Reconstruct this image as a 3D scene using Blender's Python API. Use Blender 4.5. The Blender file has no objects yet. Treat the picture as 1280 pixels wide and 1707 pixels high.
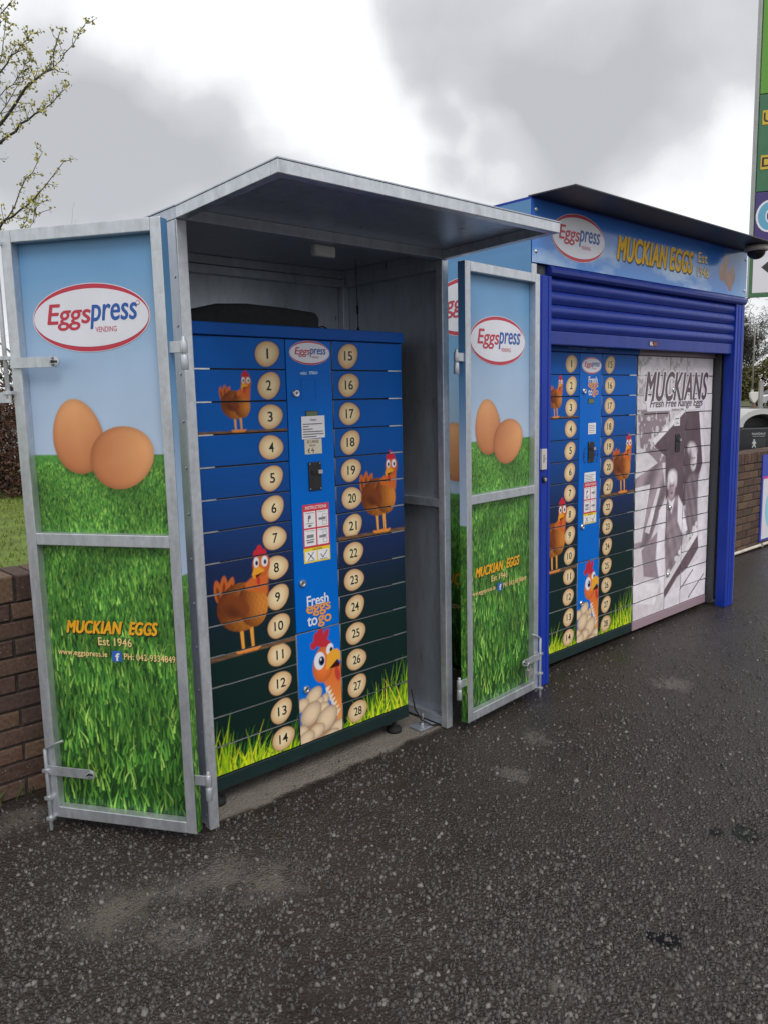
import bpy, bmesh, math, random
import numpy as np
from mathutils import Vector, Matrix
random.seed(7); RNG = np.random.default_rng(7)
S = bpy.context.scene
COL = S.collection

# ------------------------------------------------------------------ camera
CAM = np.array([-1.3404, -2.4960, 1.6000])
RT = np.array([0.73889252, -0.67345532, -0.0222662])
UP = np.array([0.11101188, 0.08907247, 0.98981941])
FW = np.array([0.66461584, 0.73384197, -0.14057653])
FPX = 1296.52
cam = bpy.data.cameras.new('camera'); cam.sensor_fit = 'VERTICAL'; cam.sensor_height = 24
cam.lens = 24 * FPX / 1707; cam.clip_start = .05; cam.clip_end = 3000
co = bpy.data.objects.new('camera', cam); COL.objects.link(co)
co.matrix_world = Matrix(((RT[0], UP[0], -FW[0], CAM[0]), (RT[1], UP[1], -FW[1], CAM[1]), (RT[2], UP[2], -FW[2], CAM[2]), (0, 0, 0, 1)))
S.camera = co
def ray(px, py): return FW + (px - 640) / FPX * RT + (853.5 - py) / FPX * UP
def at_y(px, py, y): d = ray(px, py); return CAM + (y - CAM[1]) / d[1] * d
def at_x(px, py, x): d = ray(px, py); return CAM + (x - CAM[0]) / d[0] * d
def at_z(px, py, z=0.): d = ray(px, py); return CAM + (z - CAM[2]) / d[2] * d
def dep(px, py, D): return CAM + D * ray(px, py)
SLOPE = .013
def road_z(x): return max(0., SLOPE * (x - 10))
def on_road(px, py):                       # where the sight line meets the gently rising road
    d = ray(px, py); t = (SLOPE * (CAM[0] - 10) - CAM[2]) / (d[2] - SLOPE * d[0]); return CAM + t * d

# ------------------------------------------------------------------ world: overcast sky
w = bpy.data.worlds.new('World'); S.world = w; w.use_nodes = True
nt = w.node_tree; nt.nodes.clear()
def N(nt, t, **k):
    n = nt.nodes.new(t)
    for a, b in k.items(): setattr(n, a, b)
    return n
L = nt.links.new
SUN_EL, SUN_AZ = math.radians(48), math.radians(200)      # azimuth: measured from +Y towards +X
out = N(nt, 'ShaderNodeOutputWorld'); mix = N(nt, 'ShaderNodeMixShader')
bg1 = N(nt, 'ShaderNodeBackground'); bg2 = N(nt, 'ShaderNodeBackground')
sky = N(nt, 'ShaderNodeTexSky', sky_type='NISHITA', sun_disc=False); sky.sun_elevation = SUN_EL; sky.sun_rotation = SUN_AZ
L(sky.outputs[0], bg1.inputs[0]); bg1.inputs[1].default_value = .1
tc = N(nt, 'ShaderNodeTexCoord')
nz = N(nt, 'ShaderNodeVectorMath', operation='NORMALIZE'); L(tc.outputs['Generated'], nz.inputs[0])
wn = N(nt, 'ShaderNodeTexNoise'); wn.inputs['Scale'].default_value = 3.2; wn.inputs['Detail'].default_value = 4; L(nz.outputs[0], wn.inputs['Vector'])
ws = N(nt, 'ShaderNodeVectorMath', operation='SUBTRACT'); L(wn.outputs['Color'], ws.inputs[0]); ws.inputs[1].default_value = (.5, .5, .5)
wm = N(nt, 'ShaderNodeVectorMath', operation='MULTIPLY_ADD'); L(ws.outputs[0], wm.inputs[0]); wm.inputs[1].default_value = (.20, .20, .20); L(nz.outputs[0], wm.inputs[2])
wd = N(nt, 'ShaderNodeVectorMath', operation='NORMALIZE'); L(wm.outputs[0], wd.inputs[0])
cn = N(nt, 'ShaderNodeTexNoise'); cn.inputs['Scale'].default_value = 2.6; cn.inputs['Detail'].default_value = 4; cn.inputs['Roughness'].default_value = .55; L(wd.outputs[0], cn.inputs['Vector'])
acc = N(nt, 'ShaderNodeMath', operation='MULTIPLY'); L(cn.outputs['Fac'], acc.inputs[0]); acc.inputs[1].default_value = .74
acc = acc.outputs[0]
# cloud masses in view: (px, py, outer radius deg, amplitude); + = grey cloud, - = bright break
for px, py, rad, amp in ((170, 170, 11, .34), (40, 290, 14, .30), (80, 130, 6, .16), (310, 190, 8, .26), (430, 245, 6, .22), (540, 290, 7, .20), (880, 120, 12, .28), (1120, 90, 14, .28), (1010, 220, 9, .26), (700, 60, 7, .16), (770, 270, 4, .28), (700, 150, 4, .12),
                         (560, 150, 8, -.36), (430, 50, 10, -.42), (60, -10, 6, -.4), (1150, 310, 8, -.62), (850, 255, 3.5, -.36), (650, 215, 5, -.35), (760, 200, 3, -.22), (980, 0, 4, -.3), (250, 10, 6, -.3), (720, 320, 5, -.2)):
    d = ray(px, py); d /= np.linalg.norm(d)
    dt = N(nt, 'ShaderNodeVectorMath', operation='DOT_PRODUCT'); L(wd.outputs[0], dt.inputs[0]); dt.inputs[1].default_value = tuple(d)
    mr = N(nt, 'ShaderNodeMapRange', interpolation_type='SMOOTHSTEP'); L(dt.outputs['Value'], mr.inputs[0])
    mr.inputs[1].default_value = math.cos(math.radians(rad)); mr.inputs[2].default_value = math.cos(math.radians(rad * .25))
    mr.inputs[3].default_value = 0; mr.inputs[4].default_value = amp
    ad = N(nt, 'ShaderNodeMath', operation='ADD'); L(acc, ad.inputs[0]); L(mr.outputs[0], ad.inputs[1]); acc = ad.outputs[0]
fn = N(nt, 'ShaderNodeTexNoise'); fn.inputs['Scale'].default_value = 7; fn.inputs['Detail'].default_value = 6; fn.inputs['Roughness'].default_value = .62; L(wd.outputs[0], fn.inputs['Vector'])
fm = N(nt, 'ShaderNodeMath', operation='MULTIPLY_ADD'); L(fn.outputs['Fac'], fm.inputs[0]); fm.inputs[1].default_value = .62; fm.inputs[2].default_value = -.31
fa_ = N(nt, 'ShaderNodeMath', operation='ADD'); L(acc, fa_.inputs[0]); L(fm.outputs[0], fa_.inputs[1]); acc = fa_.outputs[0]
rp = N(nt, 'ShaderNodeValToRGB'); L(acc, rp.inputs[0])
cr = rp.color_ramp; cr.elements[0].position = .15; cr.elements[0].color = (.98, .985, 1.0, 1)
cr.elements[1].position = 1.0; cr.elements[1].color = (.48, .485, .505, 1)
e = cr.elements.new(.40); e.color = (.80, .805, .82, 1)
e = cr.elements.new(.60); e.color = (.62, .625, .645, 1)
L(rp.outputs[0], bg2.inputs[0]); bg2.inputs[1].default_value = .96
mix.inputs[0].default_value = .93
L(bg1.outputs[0], mix.inputs[1]); L(bg2.outputs[0], mix.inputs[2]); L(mix.outputs[0], out.inputs[0])

w.cycles.sampling_method = 'MANUAL'; w.cycles.sample_map_resolution = 512
# ------------------------------------------------------------------ sun (veiled by cloud)
sl = bpy.data.lights.new('sun', 'SUN'); sl.energy = 1.1; sl.angle = math.radians(28); sl.color = (1, .97, .93)
so = bpy.data.objects.new('sun', sl); COL.objects.link(so)
sd = Vector((math.sin(SUN_AZ) * math.cos(SUN_EL), math.cos(SUN_AZ) * math.cos(SUN_EL), math.sin(SUN_EL)))
so.rotation_euler = sd.to_track_quat('Z', 'Y').to_euler()
V = S.view_settings; V.view_transform = 'Standard'; V.look = 'None'; V.gamma = 1; V.exposure = 0.28; V.use_curve_mapping = False

# ------------------------------------------------------------------ colour + material helpers
def lin(c): return tuple((x / 12.92 if x <= .04045 else ((x + .055) / 1.055) ** 2.4) for x in (v / 255 for v in c))
KEXP = .66
def P(r, g, b):                            # photographed sRGB -> surface albedo under this light
    c = [x / KEXP for x in lin((r, g, b))]; k = max(1., max(c) / .84); return tuple(x / k for x in c)
MATS = {}
def mat(name, col, rough=.5, metal=0., nscale=0, namt=.2, bump=0, bscale=40, spec=.5, coat=0, per_obj=0., rvar=0.):
    if name in MATS: return MATS[name]
    m = bpy.data.materials.new(name); m.use_nodes = True; t = m.node_tree; b = t.nodes['Principled BSDF']
    b.inputs['Base Color'].default_value = (*col, 1); b.inputs['Roughness'].default_value = rough; b.inputs['Metallic'].default_value = metal
    b.inputs['Specular IOR Level'].default_value = spec
    if coat: b.inputs['Coat Weight'].default_value = coat; b.inputs['Coat Roughness'].default_value = .12
    lk = t.links.new
    if nscale:
        c = N(t, 'ShaderNodeTexCoord'); n = N(t, 'ShaderNodeTexNoise'); n.inputs['Scale'].default_value = nscale; n.inputs['Detail'].default_value = 5
        lk(c.outputs['Object'], n.inputs['Vector'])
        mr = N(t, 'ShaderNodeMapRange'); mr.inputs[1].default_value = .3; mr.inputs[2].default_value = .7
        mr.inputs[3].default_value = 1 - namt; mr.inputs[4].default_value = 1 + namt; lk(n.outputs['Fac'], mr.inputs[0])
        src = mr.outputs[0]
        if per_obj:
            oi = N(t, 'ShaderNodeObjectInfo'); m2 = N(t, 'ShaderNodeMapRange'); lk(oi.outputs['Random'], m2.inputs[0]); m2.inputs[3].default_value = 1 - per_obj; m2.inputs[4].default_value = 1 + per_obj
            mm = N(t, 'ShaderNodeMath', operation='MULTIPLY'); lk(src, mm.inputs[0]); lk(m2.outputs[0], mm.inputs[1]); src = mm.outputs[0]
        h = N(t, 'ShaderNodeVectorMath', operation='SCALE'); h.inputs[0].default_value = col; lk(src, h.inputs['Scale']); lk(h.outputs[0], b.inputs['Base Color'])
        if rvar:
            r2 = N(t, 'ShaderNodeMapRange'); lk(n.outputs['Fac'], r2.inputs[0]); r2.inputs[1].default_value = .3; r2.inputs[2].default_value = .7; r2.inputs[3].default_value = max(.05, rough - rvar); r2.inputs[4].default_value = rough + rvar; lk(r2.outputs[0], b.inputs['Roughness'])
    if bump:
        c = N(t, 'ShaderNodeTexCoord'); n = N(t, 'ShaderNodeTexNoise'); n.inputs['Scale'].default_value = bscale; n.inputs['Detail'].default_value = 6
        lk(c.outputs['Object'], n.inputs['Vector']); bp = N(t, 'ShaderNodeBump'); bp.inputs['Strength'].default_value = bump; bp.inputs['Distance'].default_value = .01
        lk(n.outputs['Fac'], bp.inputs['Height']); lk(bp.outputs[0], b.inputs['Normal'])
    MATS[name] = m; return m
def galv(name, col, rough, metal, spot=.16, streak=.10):
    """galvanised steel: zinc spangle, streaks and dull patches"""
    m = bpy.data.materials.new(name); m.use_nodes = True; t = m.node_tree; b = t.nodes['Principled BSDF']; lk = t.links.new
    c = N(t, 'ShaderNodeTexCoord')
    vo = N(t, 'ShaderNodeTexVoronoi'); vo.inputs['Scale'].default_value = 55; lk(c.outputs['Object'], vo.inputs['Vector'])
    sp = N(t, 'ShaderNodeSeparateColor'); lk(vo.outputs['Color'], sp.inputs[0])
    mp = N(t, 'ShaderNodeMapping'); mp.inputs['Scale'].default_value = (9, 9, 2.2); lk(c.outputs['Object'], mp.inputs[0])
    n = N(t, 'ShaderNodeTexNoise'); n.inputs['Scale'].default_value = 2.2; n.inputs['Detail'].default_value = 8; n.inputs['Roughness'].default_value = .65; lk(mp.outputs[0], n.inputs['Vector'])
    a = N(t, 'ShaderNodeMapRange'); lk(sp.outputs[0], a.inputs[0]); a.inputs[3].default_value = -spot; a.inputs[4].default_value = spot
    a2 = N(t, 'ShaderNodeMapRange'); lk(n.outputs['Fac'], a2.inputs[0]); a2.inputs[1].default_value = .3; a2.inputs[2].default_value = .7; a2.inputs[3].default_value = .80; a2.inputs[4].default_value = 1.12
    ad = N(t, 'ShaderNodeMath', operation='ADD'); lk(a.outputs[0], ad.inputs[0]); lk(a2.outputs[0], ad.inputs[1])
    sc = N(t, 'ShaderNodeVectorMath', operation='SCALE'); sc.inputs[0].default_value = col; lk(ad.outputs[0], sc.inputs['Scale']); lk(sc.outputs[0], b.inputs['Base Color'])
    mp2 = N(t, 'ShaderNodeMapping'); mp2.inputs['Scale'].default_value = (34, 34, 9); lk(c.outputs['Object'], mp2.inputs[0])
    n3 = N(t, 'ShaderNodeTexNoise'); n3.inputs['Scale'].default_value = 1.; n3.inputs['Detail'].default_value = 4; lk(mp2.outputs[0], n3.inputs['Vector'])
    a3 = N(t, 'ShaderNodeMapRange'); lk(n3.outputs['Fac'], a3.inputs[0]); a3.inputs[1].default_value = .58; a3.inputs[2].default_value = .72; a3.inputs[3].default_value = 1.; a3.inputs[4].default_value = 1 - streak
    s3 = N(t, 'ShaderNodeVectorMath', operation='SCALE'); lk(sc.outputs[0], s3.inputs[0]); lk(a3.outputs[0], s3.inputs['Scale']); lk(s3.outputs[0], b.inputs['Base Color'])
    r = N(t, 'ShaderNodeMapRange'); lk(n.outputs['Fac'], r.inputs[0]); r.inputs[3].default_value = rough - .12; r.inputs[4].default_value = rough + .16; lk(r.outputs[0], b.inputs['Roughness'])
    b.inputs['Metallic'].default_value = metal
    bp = N(t, 'ShaderNodeBump'); bp.inputs['Strength'].default_value = .22; bp.inputs['Distance'].default_value = .004; lk(n.outputs['Fac'], bp.inputs['Height']); lk(bp.outputs[0], b.inputs['Normal'])
    MATS[name] = m; return m
def print_mat(name, rough=.32, coat=.12, noise=.05, spec=.35):
    m = bpy.data.materials.new(name); m.use_nodes = True; t = m.node_tree; b = t.nodes['Principled BSDF']; lk = t.links.new
    a = N(t, 'ShaderNodeAttribute', attribute_name='Col')
    c = N(t, 'ShaderNodeTexCoord'); n = N(t, 'ShaderNodeTexNoise'); n.inputs['Scale'].default_value = 5; n.inputs['Detail'].default_value = 6; lk(c.outputs['Object'], n.inputs['Vector'])
    mr = N(t, 'ShaderNodeMapRange'); lk(n.outputs['Fac'], mr.inputs[0]); mr.inputs[1].default_value = .3; mr.inputs[2].default_value = .7; mr.inputs[3].default_value = 1 - noise; mr.inputs[4].default_value = 1 + noise
    sc = N(t, 'ShaderNodeVectorMath', operation='SCALE'); lk(a.outputs['Color'], sc.inputs[0]); lk(mr.outputs[0], sc.inputs['Scale']); lk(sc.outputs[0], b.inputs['Base Color'])
    rr = N(t, 'ShaderNodeMapRange'); lk(n.outputs['Fac'], rr.inputs[0]); rr.inputs[3].default_value = rough - .06; rr.inputs[4].default_value = rough + .12; lk(rr.outputs[0], b.inputs['Roughness'])
    b.inputs['Specular IOR Level'].default_value = spec; b.inputs['Coat Weight'].default_value = coat; b.inputs['Coat Roughness'].default_value = .15
    MATS[name] = m; return m

def paint_mat(name, col, rough, spec):
    """weathered gloss paint: rain streaks, dust, small chips"""
    m = mat(name, col, rough, 0, 5, .08, spec=spec); t = m.node_tree; lk = t.links.new; b = t.nodes['Principled BSDF']; src = b.inputs['Base Color'].links[0].from_socket
    c = N(t, 'ShaderNodeTexCoord'); mp = N(t, 'ShaderNodeMapping'); mp.inputs['Scale'].default_value = (26, 26, .9); lk(c.outputs['Object'], mp.inputs[0])
    n = N(t, 'ShaderNodeTexNoise'); n.inputs['Scale'].default_value = 1.; n.inputs['Detail'].default_value = 6; n.inputs['Roughness'].default_value = .7; lk(mp.outputs[0], n.inputs['Vector'])
    a = N(t, 'ShaderNodeMapRange'); lk(n.outputs['Fac'], a.inputs[0]); a.inputs[1].default_value = .45; a.inputs[2].default_value = .8; a.inputs[3].default_value = 0; a.inputs[4].default_value = .14
    mx = N(t, 'ShaderNodeMix', data_type='RGBA'); lk(a.outputs[0], mx.inputs[0]); lk(src, mx.inputs[6]); mx.inputs[7].default_value = (.16, .17, .21, 1)
    v = N(t, 'ShaderNodeTexNoise'); v.inputs['Scale'].default_value = 38; v.inputs['Detail'].default_value = 3; lk(c.outputs['Object'], v.inputs['Vector'])
    k = N(t, 'ShaderNodeMapRange'); lk(v.outputs['Fac'], k.inputs[0]); k.inputs[1].default_value = .80; k.inputs[2].default_value = .82
    m2 = N(t, 'ShaderNodeMix', data_type='RGBA'); lk(k.outputs[0], m2.inputs[0]); lk(mx.outputs[2], m2.inputs[6]); m2.inputs[7].default_value = (.30, .31, .33, 1); lk(m2.outputs[2], b.inputs['Base Color'])
    r = N(t, 'ShaderNodeMapRange'); lk(n.outputs['Fac'], r.inputs[0]); r.inputs[1].default_value = .3; r.inputs[2].default_value = .75; r.inputs[3].default_value = rough - .06; r.inputs[4].default_value = rough + .22; lk(r.outputs[0], b.inputs['Roughness']); return m
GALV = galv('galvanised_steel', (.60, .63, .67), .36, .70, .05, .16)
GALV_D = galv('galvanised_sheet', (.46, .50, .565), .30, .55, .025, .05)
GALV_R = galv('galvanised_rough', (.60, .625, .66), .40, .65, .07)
PRINT = print_mat('vinyl_print'); PRINT_M = print_mat('locker_print', .36, 0, .05, .13)
STEEL = mat('bright_steel', (.62, .62, .64), .28, .9, 30, .15)
DKSTEEL = mat('dark_gap', (.02, .021, .024), .6)
BLACK = mat('black_plastic', (.013, .013, .014), .42, 0, 25, .3)
RUBBER = mat('black_rubber', (.012, .012, .012), .8)
WHITE = mat('white_print', P(190, 190, 198), .38, 0, 8, .04)
RED = mat('red_print', P(158, 40, 58), .38); NAVY = mat('navy_print', P(28, 72, 138), .38); INK = mat('black_ink', (.012, .012, .014), .45)
LOGOBLUE = NAVY
GOLD = mat('gold_print', P(226, 162, 30), .4, 0, 30, .14); GOLD2 = mat('pale_gold_print', P(206, 180, 120), .4, 0, 40, .15)
SHADOWINK = mat('dark_outline_print', (.012, .014, .02), .45)
BLUEPANEL = mat('blue_panel', P(0, 86, 168), .34, 0, 4, .06, spec=.15)
EDGE = mat('painted_edge', (.40, .41, .43), .5, .2)
CAPBLUE = mat('blue_cap', P(6, 68, 142), .4, 0, 6, .08, spec=.15)
DKGREEN = mat('dark_green_enamel', P(16, 34, 34), .4, 0, 8, .15)
KBLUE = paint_mat('kiosk_blue_paint', P(13, 42, 132), .36, .3)
KBLUE2 = paint_mat('shutter_blue_paint', P(14, 38, 116), .32, .4)
CREAM = mat('paper', P(196, 194, 196), .7, 0, 10, .04); BEIGE = mat('beige_card', P(178, 170, 152), .7, 0, 10, .06)
ORANGE = mat('orange_print', P(210, 140, 60), .4)
YELLOW = mat('yellow_print', P(196, 172, 30), .45); LCD = mat('lcd_green', P(78, 92, 62), .2)

# ------------------------------------------------------------------ object helpers
def link(o, parent=None):
    COL.objects.link(o)
    if parent is not None: o.parent = parent
    return o
def tag(o, label=None, cat=None, group=None, kind=None):
    if label: o['label'] = label
    if cat: o['category'] = cat
    if group: o['group'] = group
    if kind: o['kind'] = kind
    return o
def empty(name, loc=(0, 0, 0), rz=0., label=None, cat=None, group=None):
    o = bpy.data.objects.new(name, None); o.location = loc; o.rotation_euler = (0, 0, rz); o.empty_display_size = .1
    link(o); return tag(o, label, cat, group)
class MB:
    def __init__(s): s.v = []; s.f = []; s.m = []; s.sm = []
    def add(s, vs, fs, mi=0, smooth=False):
        k = len(s.v); s.v += [tuple(map(float, q)) for q in vs]
        for f in fs: s.f.append(tuple(i + k for i in f)); s.m.append(mi); s.sm.append(smooth)
        return s
    def box(s, x0, x1, y0, y1, z0, z1, mi=0):
        vs = [(x, y, z) for x in (x0, x1) for y in (y0, y1) for z in (z0, z1)]
        return s.add(vs, [(0, 1, 3, 2), (4, 6, 7, 5), (0, 4, 5, 1), (2, 3, 7, 6), (0, 2, 6, 4), (1, 5, 7, 3)], mi)
    def quad(s, x0, x1, z0, z1, y, mi=0):          # faces -Y
        return s.add([(x0, y, z0), (x1, y, z0), (x1, y, z1), (x0, y, z1)], [(0, 1, 2, 3)], mi)
    def tube(s, pts, r, n=8, mi=0, cap=True):
        pts = [np.array(p, float) for p in pts]; rs = r if hasattr(r, '__len__') else [r] * len(pts)
        rings = []
        for i, p in enumerate(pts):
            t = pts[min(i + 1, len(pts) - 1)] - pts[max(i - 1, 0)]; t = t / (np.linalg.norm(t) + 1e-9)
            a = np.array((0, 0, 1.)) if abs(t[2]) < .9 else np.array((1., 0, 0)); u = np.cross(t, a); u /= np.linalg.norm(u); q = np.cross(t, u)
            rings.append([p + rs[i] * (math.cos(2 * math.pi * j / n) * u + math.sin(2 * math.pi * j / n) * q) for j in range(n)])
        vs = [q for R in rings for q in R]; fs = []
        for i in range(len(pts) - 1):
            for j in range(n): fs.append((i * n + j, i * n + (j + 1) % n, (i + 1) * n + (j + 1) % n, (i + 1) * n + j))
        s.add(vs, fs, mi, True)
        if cap:
            k = len(s.v) - len(vs); s.f.append(tuple(k + j for j in range(n))[::-1]); s.m.append(mi); s.sm.append(False)
            s.f.append(tuple(k + (len(pts) - 1) * n + j for j in range(n))); s.m.append(mi); s.sm.append(False)
        return s
    def disc(s, cx, cz, rx, rz, y, mi=0, n=40, rot=0., egg=0.):     # flat, facing -Y
        vs = []
        for j in range(n):
            a = 2 * math.pi * j / n; u = rx * math.cos(a); q = rz * math.sin(a) * (1 + egg * math.cos(a))
            vs.append((cx + u * math.cos(rot) - q * math.sin(rot), y, cz + u * math.sin(rot) + q * math.cos(rot)))
        return s.add(vs, [tuple(range(n))], mi)
    def poly(s, pts, y, mi=0): return s.add([(p[0], y, p[1]) for p in pts], [tuple(range(len(pts)))], mi)
    def stroke(s, pts, wd, y, mi=0):               # flat pen stroke facing -Y
        for a, b in zip(pts, pts[1:]):
            a = np.array(a, float); b = np.array(b, float); d = b - a; d /= np.linalg.norm(d) + 1e-9; n_ = np.array((-d[1], d[0])) * wd / 2
            a = a - d * wd * .3; b = b + d * wd * .3
            s.poly([a - n_, b - n_, b + n_, a + n_], y, mi); y -= .00004
        return s
    def lathe(s, prof, n=24, mi=0, c=(0, 0, 0)):   # prof: (r, z)
        vs = [(c[0] + r * math.cos(2 * math.pi * j / n), c[1] + r * math.sin(2 * math.pi * j / n), c[2] + z) for r, z in prof for j in range(n)]
        fs = [(i * n + j, i * n + (j + 1) % n, (i + 1) * n + (j + 1) % n, (i + 1) * n + j) for i in range(len(prof) - 1) for j in range(n)]
        return s.add(vs, fs, mi, True)
    def mesh(s, name, mats):
        m = bpy.data.meshes.new(name); m.from_pydata(s.v, [], s.f)
        for x in (mats if isinstance(mats, (list, tuple)) else [mats]): m.materials.append(x)
        m.polygons.foreach_set('material_index', s.m); m.polygons.foreach_set('use_smooth', s.sm); m.update(); return m
    def build(s, name, mats, parent=None, bevel=0., loc=None, rz=0.):
        o = bpy.data.objects.new(name, s.mesh(name, mats)); link(o, parent)
        if loc is not None: o.location = loc
        if rz: o.rotation_euler = (0, 0, rz)
        if bevel:
            b = o.modifiers.new('bevel', 'BEVEL'); b.width = bevel; b.segments = 2; b.limit_method = 'ANGLE'; b.angle_limit = .7
        return o
# flat lettering -------------------------------------------------------------
_TX = {}
def text2d(body, shear=0., off=0., space=1.):
    k = (body, shear, off, space)
    if k not in _TX:
        c = bpy.data.curves.new('lettering', 'FONT'); c.body = body; c.shear = shear; c.offset = off; c.space_character = space; c.resolution_u = 8
        o = bpy.data.objects.new('lettering', c); COL.objects.link(o); bpy.context.view_layer.update()
        m = bpy.data.meshes.new_from_object(o.evaluated_get(bpy.context.evaluated_depsgraph_get()))
        vs = np.array([v.co[:2] for v in m.vertices]); fs = [tuple(p.vertices) for p in m.polygons]
        bpy.data.objects.remove(o); bpy.data.curves.remove(c); bpy.data.meshes.remove(m)
        _TX[k] = (vs, fs)
    return _TX[k]
def put_text(mb, body, cx, cz, width, height, y, mi=0, shear=0., off=0., space=1., base=False, slope=0.):
    """fit lettering into width x height (height of the glyph box) centred on (cx, cz), facing -Y"""
    vs, fs = text2d(body, shear, off, space)
    lo, hi = vs.min(0), vs.max(0)
    sx = width / (hi[0] - lo[0]); sz = height / (hi[1] - lo[1])
    x = cx - width / 2 + (vs[:, 0] - lo[0]) * sx; z = (cz - height / 2 + (vs[:, 1] - lo[1]) * sz) + (x - cx) * slope
    mb.add([(a, y, b) for a, b in zip(x, z)], fs, mi)
def bold_text(mb, body, cx, cz, width, height, y, mi=0, shear=0., wt=.003, space=1., slope=0., ring=0):
    """heavier lettering from a few shifted layers, each a hair in front of the last"""
    sh = [(-wt, 0), (wt, 0), (0, wt * .7), (0, -wt * .7)] if not ring else [(wt * math.cos(6.283 * k / ring), wt * math.sin(6.283 * k / ring)) for k in range(ring)]
    for k, (a, b) in enumerate(sh): put_text(mb, body, cx + a, cz + b, width, height, y - .00006 * k, mi, shear, 0., space, slope=slope)
def logo(mb, cx, cz, rx, rz, y, m=(0, 1, 2), reg=True):
    """oval brand sign: red rim, white field, red + blue lettering. m = red, white, blue slots"""
    mb.disc(cx, cz, rx * 1.015, rz * 1.02, y, m[1], 56); mb.disc(cx, cz, rx, rz, y - .0006, m[0], 56); mb.disc(cx, cz, rx * .99, rz * .86, y - .0012, m[1], 56)
    bold_text(mb, 'Eggs', cx - rx * .37, cz + rz * .05, rx * .76, rz * .78, y - .0018, m[0], .20, rx * .008, 1.)
    bold_text(mb, 'press', cx + rx * .40, cz + rz * .02, rx * .80, rz * .70, y - .0018, m[2], .20, rx * .008, 1.)
    put_text(mb, 'VENDING', cx + rx * .26, cz - rz * .36, rx * .36, rz * .16, y - .0018, m[0], 0, .004)
    if reg: mb.disc(cx + rx * .82, cz + rz * .36, rz * .07, rz * .07, y - .0018, m[0], 14); mb.disc(cx + rx * .82, cz + rz * .36, rz * .05, rz * .05, y - .0022, m[1], 14)

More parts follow.
